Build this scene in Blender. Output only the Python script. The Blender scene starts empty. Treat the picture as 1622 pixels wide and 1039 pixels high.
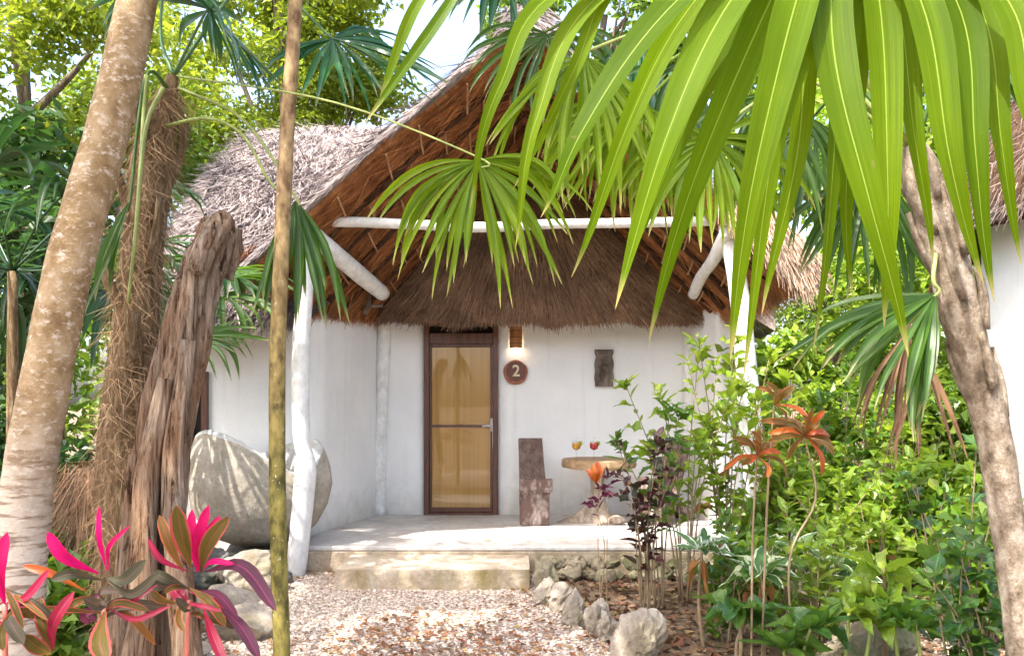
import bpy, math, random
import numpy as np
from mathutils import Vector, Matrix, Quaternion

# ------------------------------------------------------------------ camera, sky, sun, exposure
SC = bpy.context.scene
COL = SC.collection
FPX, CX, HY, CAMZ = 1360.0, 811.0, 638.0, 1.55      # focal length in pixels of the 1622 px wide frame, principal x, horizon row, eye height
cam = bpy.data.objects.new('camera', bpy.data.cameras.new('camera'))
cam.data.sensor_width = 36.0
cam.data.lens = 36.0 * FPX / 1622.0
cam.data.shift_y = (HY - 519.5) / 1622.0
cam.data.clip_start = 0.05
cam.data.clip_end = 600.0
cam.location = (0, 0, CAMZ)
cam.rotation_euler = (math.radians(90), 0, 0)
COL.objects.link(cam)
SC.camera = cam

SUN_DIR = Vector((0.36, 0.40, -0.84)).normalized()   # from behind the camera, a little from the left, high
world = bpy.data.worlds.new('World')
SC.world = world
world.use_nodes = True
wn = world.node_tree.nodes
sky = wn.new('ShaderNodeTexSky')
sky.sky_type = 'NISHITA'
sky.sun_disc = False
sky.sun_elevation = math.asin(-SUN_DIR.z)
sky.sun_rotation = math.atan2(-SUN_DIR.x, -SUN_DIR.y)
sky.air_density = 1.0
sky.dust_density = 5.0
sky.ozone_density = 1.0
wn['Background'].inputs['Strength'].default_value = 0.15
world.node_tree.links.new(sky.outputs[0], wn['Background'].inputs['Color'])

sun = bpy.data.objects.new('sun', bpy.data.lights.new('sun', 'SUN'))
sun.data.energy = 2.2
sun.data.angle = math.radians(0.55)
sun.data.color = (1.0, 0.95, 0.87)
sun.rotation_euler = SUN_DIR.to_track_quat('-Z', 'Y').to_euler()
sun.location = (-6, -6, 14)
COL.objects.link(sun)

SC.view_settings.view_transform = 'Standard'
SC.view_settings.look = 'None'
SC.view_settings.gamma = 1.0
SC.view_settings.use_curve_mapping = False
SC.view_settings.exposure = 2.38
SC.cycles.max_bounces = 8
SC.cycles.diffuse_bounces = 5
SC.cycles.transmission_bounces = 6
SC.cycles.transparent_max_bounces = 8
SC.cycles.caustics_reflective = False
SC.cycles.caustics_refractive = False

# ------------------------------------------------------------------ helpers
def at(px, py, Y):
    """the point at depth Y that the photograph shows at pixel (px, py)"""
    return np.array([(px - CX) * Y / FPX, Y, CAMZ + (HY - py) * Y / FPX])

def on_ground(px, Y, z=0.0):
    return np.array([(px - CX) * Y / FPX, Y, z])

def unit(v):
    v = np.asarray(v, float)
    n = np.linalg.norm(v, axis=-1, keepdims=True)
    return v / np.maximum(n, 1e-9)

class MB:
    """collects geometry; build() links it as one mesh object"""
    def __init__(s):
        s.V, s.F, s.n, s.att = [], [], 0, {}
    def add(s, V, F, **att):
        V = np.asarray(V, float).reshape(-1, 3)
        s.V.append(V)
        F = np.asarray(F, int)
        s.F.append(F + s.n)
        for k, a in att.items():
            s.att.setdefault(k, []).append((s.n, np.asarray(a, float).ravel()))
        s.n += len(V)
        return s
    def mesh(s, name, mat, origin=(0, 0, 0), smooth=False):
        V = np.concatenate(s.V) - np.asarray(origin, float)
        me = bpy.data.meshes.new(name)
        me.vertices.add(len(V))
        me.vertices.foreach_set('co', V.ravel())
        tot = sum(f.size for f in s.F)
        npoly = sum(f.shape[0] for f in s.F)
        me.loops.add(tot)
        me.loops.foreach_set('vertex_index', np.concatenate([f.ravel() for f in s.F]))
        me.polygons.add(npoly)
        cnt = np.concatenate([np.full(f.shape[0], f.shape[1]) for f in s.F])
        st = np.concatenate([[0], np.cumsum(cnt)[:-1]])
        me.polygons.foreach_set('loop_start', st)
        me.polygons.foreach_set('loop_total', cnt)
        me.update(calc_edges=True)
        me.validate()
        me.polygons.foreach_set('use_smooth', np.full(len(me.polygons), bool(smooth)))
        for k, lst in s.att.items():
            a = np.zeros(len(V))
            for o, v in lst:
                a[o:o + len(v)] = v
            at_ = me.attributes.new(k, 'FLOAT', 'POINT')
            at_.data.foreach_set('value', a)
        if mat is not None:
            me.materials.append(MAT[mat] if isinstance(mat, str) else mat)
        return me
    def build(s, name, mat, parent=None, smooth=False):
        origin = ORIGIN.get(parent.name, (0, 0, 0)) if parent is not None else (0, 0, 0)
        me = s.mesh(name, mat, origin, smooth)
        return link(name, me, parent)

ORIGIN = {}
def link(name, data, parent=None, M=None):
    o = bpy.data.objects.new(name, data)
    COL.objects.link(o)
    if parent is not None:
        o.parent = parent
        ORIGIN[o.name] = ORIGIN.get(parent.name, (0, 0, 0))
    if M is not None:
        if parent is not None:
            M = Matrix.Translation(-Vector(ORIGIN.get(parent.name, (0, 0, 0)))) @ M
        o.matrix_basis = M
    return o

def tag(o, label=None, cat=None, group=None, kind=None):
    if label: o['label'] = label
    if cat: o['category'] = cat
    if group: o['group'] = group
    if kind: o['kind'] = kind
    return o

def thing(name, loc, label, cat, group=None):
    o = bpy.data.objects.new(name, None)
    o.empty_display_size = 0.1
    COL.objects.link(o)
    o.location = [float(c) for c in loc]
    ORIGIN[o.name] = tuple(float(c) for c in loc)
    return tag(o, label, cat, group)

def single(mb, name, mat, loc, label, cat, group=None, smooth=False, kind=None):
    """a thing that is one mesh, its origin at its base"""
    me = mb.mesh(name, mat, loc, smooth)
    o = link(name, me)
    o.location = [float(c) for c in loc]
    ORIGIN[o.name] = tuple(float(c) for c in loc)
    return tag(o, label, cat, group, kind)

BOXF = np.array([[0, 3, 2, 1], [4, 5, 6, 7], [0, 1, 5, 4], [1, 2, 6, 5], [2, 3, 7, 6], [3, 0, 4, 7]])
def box(mb, lo, hi, M=None):
    x0, y0, z0 = lo; x1, y1, z1 = hi
    V = np.array([[x0, y0, z0], [x1, y0, z0], [x1, y1, z0], [x0, y1, z0], [x0, y0, z1], [x1, y0, z1], [x1, y1, z1], [x0, y1, z1]], float)
    if M is not None:
        V = V @ np.array(M.to_3x3()).T + np.array(M.translation)
    mb.add(V, BOXF)
    return mb

def bevel_box(mb, lo, hi, b=0.006, M=None):
    """box with chamfered edges"""
    lo = np.array(lo, float); hi = np.array(hi, float); c = (lo + hi) / 2; h = (hi - lo) / 2
    b = min(b, h.min() * 0.45)
    V = []; idx = {}
    for sx in (-1, 1):
        for sy in (-1, 1):
            for sz in (-1, 1):
                s = np.array([sx, sy, sz])
                for a in range(3):
                    p = s * (h - b); p[a] = s[a] * h[a]
                    idx[(sx, sy, sz, a)] = len(V); V.append(c + p)
    Q, T = [], []
    for a in range(3):
        u, v = (a + 1) % 3, (a + 2) % 3
        for s in (-1, 1):
            q = []
            for (su, sv) in ((-1, -1), (1, -1), (1, 1), (-1, 1)):
                k = [0, 0, 0]; k[a] = s; k[u] = su; k[v] = sv
                q.append(idx[(*k, a)])
            Q.append(q if s > 0 else q[::-1])
        for su in (-1, 1):
            for sv in (-1, 1):
                q = []
                for (sa, ax) in ((-1, u), (1, u), (1, v), (-1, v)):
                    k = [0, 0, 0]; k[a] = sa; k[u] = su; k[v] = sv
                    q.append(idx[(*k, ax)])
                Q.append(q if su * sv > 0 else q[::-1])
    for sx in (-1, 1):
        for sy in (-1, 1):
            for sz in (-1, 1):
                t = [idx[(sx, sy, sz, a)] for a in range(3)]
                T.append(t if sx * sy * sz > 0 else t[::-1])
    V = np.array(V)
    if M is not None:
        V = V @ np.array(M.to_3x3()).T + np.array(M.translation)
    mb.add(V, Q)
    mb.F.append(np.array(T) + mb.n - len(V))
    return mb

def catmull(P, n):
    P = np.asarray(P, float)
    if len(P) == 2:
        t = np.linspace(0, 1, n)[:, None]
        return P[0] * (1 - t) + P[1] * t
    A = np.vstack([2 * P[0] - P[1], P, 2 * P[-1] - P[-2]])
    out = []
    for t in np.linspace(0, len(P) - 1 - 1e-9, n):
        i = int(t); f = t - i
        p0, p1, p2, p3 = A[i], A[i + 1], A[i + 2], A[i + 3]
        out.append(0.5 * ((2 * p1) + (-p0 + p2) * f + (2 * p0 - 5 * p1 + 4 * p2 - p3) * f * f + (-p0 + 3 * p1 - 3 * p2 + p3) * f ** 3))
    return np.array(out)

def tube(mb, path, rad, seg=8, mod=None, cap=True, flat=None):
    """tube along path (n,3); rad scalar/array; mod(i_array, theta) multiplies the radius"""
    P = np.asarray(path, float); n = len(P)
    R = np.broadcast_to(np.asarray(rad, float), (n,)).copy()
    T = unit(np.gradient(P, axis=0))
    ref = np.array([0, 0, 1.0]) if abs(T[0][2]) < 0.9 else np.array([1.0, 0, 0])
    U = np.zeros_like(P); u = unit(np.cross(T[0], ref))
    for i in range(n):
        u = unit(u - T[i] * np.dot(u, T[i])); U[i] = u
    W = np.cross(T, U)
    th = np.linspace(0, 2 * math.pi, seg, endpoint=False)
    Rm = R[:, None] * np.ones((1, seg))
    if mod is not None:
        Rm = Rm * mod(np.linspace(0, 1, n)[:, None], th[None, :])
    ky = 1.0 if flat is None else flat
    V = P[:, None, :] + Rm[..., None] * (np.cos(th)[None, :, None] * U[:, None, :] + ky * np.sin(th)[None, :, None] * W[:, None, :])
    i = np.arange(n - 1)[:, None] * seg; j = np.arange(seg)[None, :]; j2 = (j + 1) % seg
    F = np.stack([i + j, i + j2, i + seg + j2, i + seg + j], -1).reshape(-1, 4)
    tt = np.repeat(np.linspace(0, 1, n), seg)
    mb.add(V.reshape(-1, 3), F, t=tt)
    if cap:
        base = mb.n - n * seg
        for ring, ctr, rev in ((0, P[0], True), (n - 1, P[-1], False)):
            mb.add([ctr], np.zeros((0, 3), int))
            c = mb.n - 1
            a = base + ring * seg + np.arange(seg); b = base + ring * seg + (np.arange(seg) + 1) % seg
            f = np.stack([a, b, np.full(seg, c)], -1)
            if rev: f = f[:, ::-1]
            mb.F.append(f)
    return mb

def lathe(mb, prof, centre, seg=16, wob=None):
    prof = np.asarray(prof, float); n = len(prof)
    th = np.linspace(0, 2 * math.pi, seg, endpoint=False)
    r = prof[:, 0][:, None] * np.ones((1, seg))
    if wob is not None: r = r * wob(th)[None, :]
    V = np.stack([r * np.cos(th), r * np.sin(th), prof[:, 1][:, None] * np.ones((1, seg))], -1) + np.asarray(centre, float)
    i = np.arange(n - 1)[:, None] * seg; j = np.arange(seg)[None, :]; j2 = (j + 1) % seg
    F = np.stack([i + j, i + j2, i + seg + j2, i + seg + j], -1).reshape(-1, 4)
    mb.add(V.reshape(-1, 3), F)
    return mb

def ico(sub=1):
    t = (1 + 5 ** .5) / 2
    V = [(-1, t, 0), (1, t, 0), (-1, -t, 0), (1, -t, 0), (0, -1, t), (0, 1, t), (0, -1, -t), (0, 1, -t), (t, 0, -1), (t, 0, 1), (-t, 0, -1), (-t, 0, 1)]
    F = [(0, 11, 5), (0, 5, 1), (0, 1, 7), (0, 7, 10), (0, 10, 11), (1, 5, 9), (5, 11, 4), (11, 10, 2), (10, 7, 6), (7, 1, 8), (3, 9, 4), (3, 4, 2), (3, 2, 6), (3, 6, 8), (3, 8, 9), (4, 9, 5), (2, 4, 11), (6, 2, 10), (8, 6, 7), (9, 8, 1)]
    V = [tuple(unit(np.array(v))) for v in V]
    for _ in range(sub):
        mid = {}; F2 = []
        def m(a, b):
            k = (min(a, b), max(a, b))
            if k not in mid:
                mid[k] = len(V); V.append(tuple(unit((np.array(V[a]) + np.array(V[b])) / 2)))
            return mid[k]
        for a, b, c in F:
            ab, bc, ca = m(a, b), m(b, c), m(c, a)
            F2 += [(a, ab, ca), (b, bc, ab), (c, ca, bc), (ab, bc, ca)]
        F = F2
    return np.array(V), np.array(F)
ICO = {k: ico(k) for k in range(5)}

def vnoise(P, freq, seed=0, octaves=3):
    """cheap smooth pseudo-noise in about -1..1 from summed sines"""
    r = np.random.default_rng(seed); P = np.asarray(P, float)
    out = np.zeros(P.shape[:-1]); amp = 1.0; tot = 0
    for o in range(octaves):
        for _ in range(4):
            k = unit(r.normal(size=3)) * freq * (2 ** o) * r.uniform(0.7, 1.4)
            out += amp * np.sin(P @ k + r.uniform(0, 6.28)) / 4 * 1.6
        tot += amp; amp *= 0.5
    return out / tot

def rock(mb, centre, size, seed, sub=3, rough=0.22, freq=2.2, flatbase=None):
    V, F = ICO[sub]
    n = vnoise(V, freq, seed, 3); n2 = -np.abs(vnoise(V, freq * 2.5, seed + 7, 3)) * 0.5
    r = 1 + rough * (n + n2)
    r0 = np.random.default_rng(seed)
    W = V * r[:, None]
    for _ in range(5):                                # a few cut faces
        d = unit(r0.normal(size=3)); lim = r0.uniform(0.62, 0.9)
        e = W @ d - lim
        W = W - np.where(e > 0, e * 0.85, 0)[:, None] * d
    W = W * np.asarray(size) + np.asarray(centre)
    if flatbase is not None:
        W[:, 2] = np.maximum(W[:, 2], flatbase)
    mb.add(W, F)
    return mb

# ------------------------------------------------------------------ materials
MAT = {}
def newmat(name):
    m = bpy.data.materials.new(name); m.use_nodes = True
    nt = m.node_tree; nt.nodes.clear()
    out = nt.nodes.new('ShaderNodeOutputMaterial')
    MAT[name] = m
    return m, nt, out
def node(nt, t, **kw):
    n = nt.nodes.new(t)
    for k, v in kw.items():
        if k in n.inputs: n.inputs[k].default_value = v
        else: setattr(n, k, v)
    return n
def ramp(nt, fac, stops):
    r = nt.nodes.new('ShaderNodeValToRGB')
    e = r.color_ramp.elements
    while len(e) < len(stops): e.new(0.5)
    for i, (p, c) in enumerate(stops):
        e[i].position = p; e[i].color = (*c, 1)
    nt.links.new(fac, r.inputs[0])
    return r.outputs[0]
def mixc(nt, f, a, b, mode='MIX'):
    m = nt.nodes.new('ShaderNodeMix'); m.data_type = 'RGBA'; m.blend_type = mode
    if isinstance(f, (int, float)): m.inputs[0].default_value = f
    else: nt.links.new(f, m.inputs[0])
    for s, v in ((6, a), (7, b)):
        if isinstance(v, tuple): m.inputs[s].default_value = (*v, 1)
        else: nt.links.new(v, m.inputs[s])
    return m.outputs[2]
def math_(nt, op, a, b=None):
    m = nt.nodes.new('ShaderNodeMath'); m.operation = op
    for i, v in enumerate((a, b)):
        if v is None: continue
        if isinstance(v, (int, float)): m.inputs[i].default_value = v
        else: nt.links.new(v, m.inputs[i])
    return m.outputs[0]
def coords(nt, scale=(1, 1, 1), kind='Object'):
    tc = nt.nodes.new('ShaderNodeTexCoord'); mp = nt.nodes.new('ShaderNodeMapping')
    mp.inputs['Scale'].default_value = scale
    nt.links.new(tc.outputs[kind], mp.inputs[0])
    return mp.outputs[0]
def noise(nt, vec, scale, detail=5, rough=0.6, dist=0.0):
    n = node(nt, 'ShaderNodeTexNoise', Scale=scale, Detail=detail, Roughness=rough, Distortion=dist)
    nt.links.new(vec, n.inputs['Vector'])
    return n.outputs[0]
def bump(nt, h, strength=0.3, dist=0.01):
    b = node(nt, 'ShaderNodeBump', Strength=strength, Distance=dist)
    nt.links.new(h, b.inputs['Height'])
    return b.outputs[0]
def princ(nt, out, col, rough=0.7, spec=0.3, nrm=None, **kw):
    p = node(nt, 'ShaderNodeBsdfPrincipled', Roughness=rough)
    p.inputs['Specular IOR Level'].default_value = spec
    if isinstance(col, tuple): p.inputs['Base Color'].default_value = (*col, 1)
    else: nt.links.new(col, p.inputs['Base Color'])
    if nrm is not None: nt.links.new(nrm, p.inputs['Normal'])
    for k, v in kw.items(): p.inputs[k].default_value = v
    if out is not None: nt.links.new(p.outputs[0], out.inputs[0])
    return p
def island(nt):
    return nt.nodes.new('ShaderNodeNewGeometry').outputs['Random Per Island']
def attr(nt, name):
    a = nt.nodes.new('ShaderNodeAttribute'); a.attribute_name = name
    return a.outputs['Fac']
def objrand(nt):
    return nt.nodes.new('ShaderNodeObjectInfo').outputs['Random']

def mat_two(name, a, b, scale=6, stretch=(1, 1, 1), rough=0.8, spec=0.2, bs=0.5, bd=0.02, mid=None, detail=7, bscale=None, lo=0.35, hi=0.65, kind='Object'):
    """two-tone noise colour with noise relief"""
    m, nt, out = newmat(name)
    v = coords(nt, stretch, kind)
    n = noise(nt, v, scale, detail, 0.65)
    st = [(lo, a), (hi, b)] if mid is None else [(lo, a), ((lo + hi) / 2, mid), (hi, b)]
    c = ramp(nt, n, st)
    nb = noise(nt, v, bscale or scale * 4, 8, 0.7)
    c = mixc(nt, 0.55, c, ramp(nt, nb, [(0.3, (0.55, 0.55, 0.55)), (0.7, (1.25, 1.25, 1.25))]), 'MULTIPLY')
    princ(nt, out, c, rough, spec, bump(nt, nb, bs, bd))
    return m

def mat_leaf(name, cols, trans, tfac=0.45, rough=0.38, spec=0.5, perobj=False, tip=None, veins=False, midrib=None, rim=None, blem=0.0, tip0=0.80):
    """leaf: glossy front + light passing through; colour varies from leaf to leaf"""
    m, nt, out = newmat(name)
    rnd = objrand(nt) if perobj else island(nt)
    k = len(cols)
    c = ramp(nt, rnd, [(i / max(k - 1, 1), cc) for i, cc in enumerate(cols)])
    big = noise(nt, coords(nt, (1, 1, 1)), 3.0, 3)
    c = mixc(nt, 1.0, c, ramp(nt, big, [(0.3, (0.72, 0.76, 0.7)), (0.7, (1.2, 1.15, 1.1))]), 'MULTIPLY')
    cv = nt.nodes.new('ShaderNodeCombineXYZ')
    nt.links.new(math_(nt, 'MULTIPLY', attr(nt, 'u'), 9.0), cv.inputs[0]); nt.links.new(math_(nt, 'MULTIPLY', attr(nt, 't'), 2.2), cv.inputs[1]); nt.links.new(math_(nt, 'MULTIPLY', rnd, 60.0), cv.inputs[2])
    c = mixc(nt, 1.0, c, ramp(nt, noise(nt, cv.outputs[0], 1.0, 5, 0.7), [(0.28, (0.55, 0.58, 0.55)), (0.72, (1.35, 1.3, 1.3))]), 'MULTIPLY')
    if blem:
        sp = noise(nt, coords(nt), 34, 4, 0.7)
        c = mixc(nt, math_(nt, 'MULTIPLY', ramp(nt, sp, [(0.66, (0, 0, 0)), (0.72, (1, 1, 1))]), blem), c, (0.22, 0.14, 0.05))
    tr = mixc(nt, 0.5, c, trans)
    nrm = None
    if veins:
        u = attr(nt, 'u')
        w = math_(nt, 'SINE', math_(nt, 'MULTIPLY', u, 70.0))
        nrm = bump(nt, w, 0.06, 0.001)
        c = mixc(nt, math_(nt, 'MULTIPLY', math_(nt, 'ADD', w, 1.0), 0.025), c, (0.22, 0.34, 0.03))
    if midrib is not None:
        au = math_(nt, 'ABSOLUTE', attr(nt, 'u'))
        f = math_(nt, 'LESS_THAN', au, 0.04)
        c = mixc(nt, math_(nt, 'MULTIPLY', f, 0.75), c, midrib); tr = mixc(nt, math_(nt, 'MULTIPLY', f, 0.6), tr, midrib)
    if rim is not None:
        au = math_(nt, 'ABSOLUTE', attr(nt, 'u'))
        nz = math_(nt, 'MULTIPLY', math_(nt, 'SUBTRACT', noise(nt, coords(nt), 6, 3), 0.5), 0.8)
        f = math_(nt, 'GREATER_THAN', math_(nt, 'ADD', au, nz), 0.78)
        c = mixc(nt, f, c, rim); tr = mixc(nt, f, tr, rim)
    if tip is not None:
        t = attr(nt, 't')
        f = ramp(nt, t, [(tip0, (0, 0, 0)), (0.985, (1, 1, 1))])
        c = mixc(nt, f, c, tip); tr = mixc(nt, f, tr, tip)
    p = princ(nt, None, c, rough, spec, nrm)
    t = node(nt, 'ShaderNodeBsdfTranslucent'); nt.links.new(tr, t.inputs[0])
    mx = node(nt, 'ShaderNodeMixShader'); mx.inputs[0].default_value = tfac
    nt.links.new(p.outputs[0], mx.inputs[1]); nt.links.new(t.outputs[0], mx.inputs[2])
    nt.links.new(mx.outputs[0], out.inputs[0])
    return m

def mat_straw(name, cols, rough=0.75):
    m, nt, out = newmat(name)
    c = ramp(nt, island(nt), [(i / (len(cols) - 1), cc) for i, cc in enumerate(cols)])
    big = noise(nt, coords(nt), 2.2, 5)
    c = mixc(nt, 0.8, c, ramp(nt, big, [(0.32, (0.5, 0.48, 0.5)), (0.68, (1.3, 1.25, 1.2))]), 'MULTIPLY')
    princ(nt, out, c, rough, 0.15)
    return m

def stucco():
    m, nt, out = newmat('stucco')
    v = coords(nt)
    big = noise(nt, v, 1.3, 4); fine = noise(nt, v, 60, 6); med = noise(nt, v, 7, 4)
    c = ramp(nt, big, [(0.3, (0.74, 0.735, 0.73)), (0.7, (0.83, 0.825, 0.815))])
    # faint splash dirt low on the wall and blotches
    sx = nt.nodes.new('ShaderNodeSeparateXYZ'); nt.links.new(v, sx.inputs[0])
    low = math_(nt, 'SUBTRACT', 0.62, math_(nt, 'ADD', sx.outputs[2], math_(nt, 'MULTIPLY', math_(nt, 'SUBTRACT', med, 0.5), 0.6)))
    c = mixc(nt, math_(nt, 'MINIMUM', math_(nt, 'MULTIPLY', math_(nt, 'MAXIMUM', low, 0.0), 1.5), 0.75), c, (0.48, 0.43, 0.36))
    streak = noise(nt, coords(nt, (9, 9, 0.5)), 1.6, 5)
    c = mixc(nt, math_(nt, 'MULTIPLY', ramp(nt, streak, [(0.55, (0, 0, 0)), (0.8, (1, 1, 1))]), 0.30), c, (0.50, 0.47, 0.43))
    h = math_(nt, 'ADD', math_(nt, 'MULTIPLY', fine, 0.25), med)
    princ(nt, out, c, 0.85, 0.15, bump(nt, h, 0.6, 0.02))
stucco()
mat_two('white_log', (0.70, 0.69, 0.67), (0.82, 0.815, 0.80), 7, (1, 1, 0.6), 0.7, 0.25, 0.5, 0.012, bscale=16)
mat_straw('straw_roof', [(0.15, 0.125, 0.13), (0.28, 0.24, 0.235), (0.40, 0.345, 0.325), (0.22, 0.19, 0.21), (0.50, 0.44, 0.41)])
mat_straw('straw_under', [(0.26, 0.10, 0.036), (0.50, 0.215, 0.085), (0.64, 0.31, 0.13), (0.38, 0.15, 0.06)])
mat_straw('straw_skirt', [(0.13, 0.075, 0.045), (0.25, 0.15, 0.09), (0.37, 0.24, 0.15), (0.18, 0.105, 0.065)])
mat_straw('straw_grey', [(0.09, 0.068, 0.06), (0.17, 0.135, 0.12), (0.26, 0.21, 0.185), (0.13, 0.10, 0.095)])
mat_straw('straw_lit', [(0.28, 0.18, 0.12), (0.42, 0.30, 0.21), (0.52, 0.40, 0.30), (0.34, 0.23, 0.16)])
mat_two('thatch_roof', (0.20, 0.165, 0.15), (0.40, 0.34, 0.31), 5, (1, 1, 1), 0.95, 0.1, 0.9, 0.05, bscale=22)
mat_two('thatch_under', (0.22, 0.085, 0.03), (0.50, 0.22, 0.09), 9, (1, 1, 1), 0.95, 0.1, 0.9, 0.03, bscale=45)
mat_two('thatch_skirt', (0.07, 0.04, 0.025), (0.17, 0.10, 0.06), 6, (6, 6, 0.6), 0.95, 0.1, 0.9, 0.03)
mat_two('stick', (0.34, 0.19, 0.10), (0.52, 0.33, 0.19), 8, (1, 1, 1), 0.8, 0.2, 0.4, 0.01)
mat_two('shade_line_dark', (0.035, 0.018, 0.01), (0.08, 0.042, 0.025), 8, (1, 1, 1), 0.9, 0.1, 0.5, 0.01)  # dark tone for the rods that draw the shade between thatch courses
mat_two('concrete', (0.44, 0.40, 0.37), (0.64, 0.61, 0.58), 2.2, (1, 1, 1), 0.55, 0.35, 0.25, 0.008, bscale=18)
def side_only(nt):
    g = nt.nodes.new('ShaderNodeNewGeometry'); x = nt.nodes.new('ShaderNodeSeparateXYZ'); nt.links.new(g.outputs['True Normal'], x.inputs[0])
    return math_(nt, 'SUBTRACT', 0.9, math_(nt, 'MULTIPLY', math_(nt, 'ABSOLUTE', x.outputs[2]), 0.8))
def mossy(name, base_a, base_b, moss, amount=0.5, sides=False):
    m, nt, out = newmat(name)
    v = coords(nt)
    n = noise(nt, v, 4, 6); fine = noise(nt, v, 26, 8, 0.7)
    c = ramp(nt, n, [(0.35, base_a), (0.65, base_b)])
    c = mixc(nt, 0.6, c, ramp(nt, fine, [(0.3, (0.5, 0.5, 0.5)), (0.7, (1.25, 1.25, 1.25))]), 'MULTIPLY')
    mn = noise(nt, coords(nt, (3, 3, 1.2)), 1.1, 6, 0.65)
    c = mixc(nt, math_(nt, 'MULTIPLY', ramp(nt, mn, [(0.56 - 0.2 * amount, (0, 0, 0)), (0.66, (1, 1, 1))]), side_only(nt) if sides else 0.85), c, moss)
    princ(nt, out, c, 0.85, 0.2, bump(nt, fine, 0.7, 0.02))
mossy('platform_side', (0.40, 0.31, 0.22), (0.58, 0.47, 0.36), (0.20, 0.165, 0.085), 0.5)
mossy('step_stone', (0.44, 0.34, 0.24), (0.62, 0.53, 0.43), (0.20, 0.155, 0.035), 0.75, True)
mossy('rock_pale', (0.25, 0.205, 0.16), (0.47, 0.405, 0.335), (0.19, 0.16, 0.09), 0.4)
mossy('rock_moss', (0.19, 0.155, 0.105), (0.40, 0.34, 0.25), (0.085, 0.095, 0.03), 0.75)
mossy('rock_dark', (0.10, 0.095, 0.09), (0.22, 0.21, 0.20), (0.07, 0.075, 0.05), 0.4)
mossy('basin_stone', (0.33, 0.285, 0.225), (0.47, 0.42, 0.35), (0.22, 0.21, 0.16), 0.25)
mossy('basin_rim', (0.46, 0.45, 0.43), (0.64, 0.63, 0.60), (0.34, 0.34, 0.30), 0.2)
mat_two('wood_frame', (0.075, 0.028, 0.017), (0.13, 0.05, 0.03), 3, (5, 5, 0.5), 0.4, 0.45, 0.2, 0.004)
mat_two('wood_dark', (0.10, 0.062, 0.05), (0.22, 0.145, 0.12), 4, (4, 4, 0.8), 0.6, 0.3, 0.5, 0.01)
mat_two('wood_worn', (0.13, 0.08, 0.065), (0.38, 0.32, 0.29), 5, (2, 2, 1), 0.7, 0.25, 0.6, 0.01, lo=0.45, hi=0.68)
mat_two('wood_slab', (0.22, 0.135, 0.07), (0.44, 0.30, 0.17), 5, (1, 1, 2), 0.6, 0.3, 0.5, 0.008)
mat_two('wood_root', (0.22, 0.17, 0.13), (0.44, 0.36, 0.29), 5, (4, 4, 0.7), 0.75, 0.2, 0.7, 0.012)
mat_two('plaque_face', (0.10, 0.032, 0.022), (0.15, 0.05, 0.032), 6, (1, 1, 1), 0.45, 0.4, 0.3, 0.003)
mat_two('plaque_bark', (0.26, 0.10, 0.065), (0.38, 0.17, 0.11), 20, (1, 1, 1), 0.8, 0.2, 0.8, 0.006)
mat_two('number_paint', (0.62, 0.54, 0.33), (0.72, 0.64, 0.42), 12, (1, 1, 1), 0.5, 0.3, 0.1, 0.001)
mat_two('carving_wood', (0.075, 0.055, 0.045), (0.22, 0.17, 0.14), 9, (1, 1, 0.6), 0.6, 0.3, 0.8, 0.008)
mat_two('bamboo_lamp', (0.26, 0.10, 0.025), (0.40, 0.17, 0.05), 6, (6, 6, 0.5), 0.5, 0.4, 0.4, 0.004)
mat_two('metal_handle', (0.42, 0.42, 0.42), (0.55, 0.55, 0.55), 10, (1, 1, 1), 0.3, 0.6, 0.05, 0.001)
mat_two('dark_room', (0.012, 0.010, 0.009), (0.02, 0.018, 0.016), 4)
mat_two('tan_litter', (0.20, 0.10, 0.06), (0.36, 0.22, 0.14), 4, bs=0.5)
mat_two('fibre_bark', (0.22, 0.135, 0.065), (0.56, 0.41, 0.25), 4, (12, 12, 1.6), 0.9, 0.1, 1.0, 0.05, mid=(0.31, 0.205, 0.11))
mat_straw('fibre_hair', [(0.16, 0.09, 0.045), (0.34, 0.22, 0.12), (0.46, 0.33, 0.19)])
mat_two('palm_boot_bark', (0.13, 0.10, 0.07), (0.46, 0.40, 0.32), 9, (2.2, 2.2, 1.4), 0.9, 0.1, 1.0, 0.02, mid=(0.30, 0.235, 0.17), bscale=40)
mat_two('twig', (0.20, 0.14, 0.08), (0.34, 0.25, 0.15), 8, (1, 1, 0.4), 0.8, 0.2, 0.3, 0.004)
mat_two('green_stem', (0.20, 0.26, 0.06), (0.30, 0.34, 0.10), 8, (1, 1, 0.4), 0.5, 0.4, 0.2, 0.003)
mat_two('red_stem', (0.36, 0.08, 0.07), (0.50, 0.16, 0.10), 8, (1, 1, 0.4), 0.5, 0.4, 0.2, 0.003)
mat_two('tree_bark', (0.10, 0.075, 0.05), (0.26, 0.21, 0.16), 5, (3, 3, 0.6), 0.9, 0.1, 0.8, 0.02)

def dead_wood():
    m, nt, out = newmat('dead_wood')
    n = noise(nt, coords(nt, (22, 22, 1.3)), 1.6, 9, 0.8, 0.5); n2 = noise(nt, coords(nt, (90, 90, 4)), 1.5, 8, 0.8); big = noise(nt, coords(nt, (5, 5, 1.2)), 1.3, 5)
    c = ramp(nt, n, [(0.41, (0.05, 0.03, 0.02)), (0.455, (0.27, 0.185, 0.125)), (0.56, (0.46, 0.36, 0.27)), (0.70, (0.68, 0.61, 0.54))])
    c = mixc(nt, ramp(nt, big, [(0.42, (0, 0, 0)), (0.6, (0.7, 0.7, 0.7))]), c, mixc(nt, 1.0, c, (1.0, 0.72, 0.5), 'MULTIPLY'))
    h = math_(nt, 'ADD', n, math_(nt, 'MULTIPLY', n2, 0.5))
    princ(nt, out, c, 0.85, 0.15, bump(nt, h, 1.0, 0.05))
dead_wood()
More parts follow.
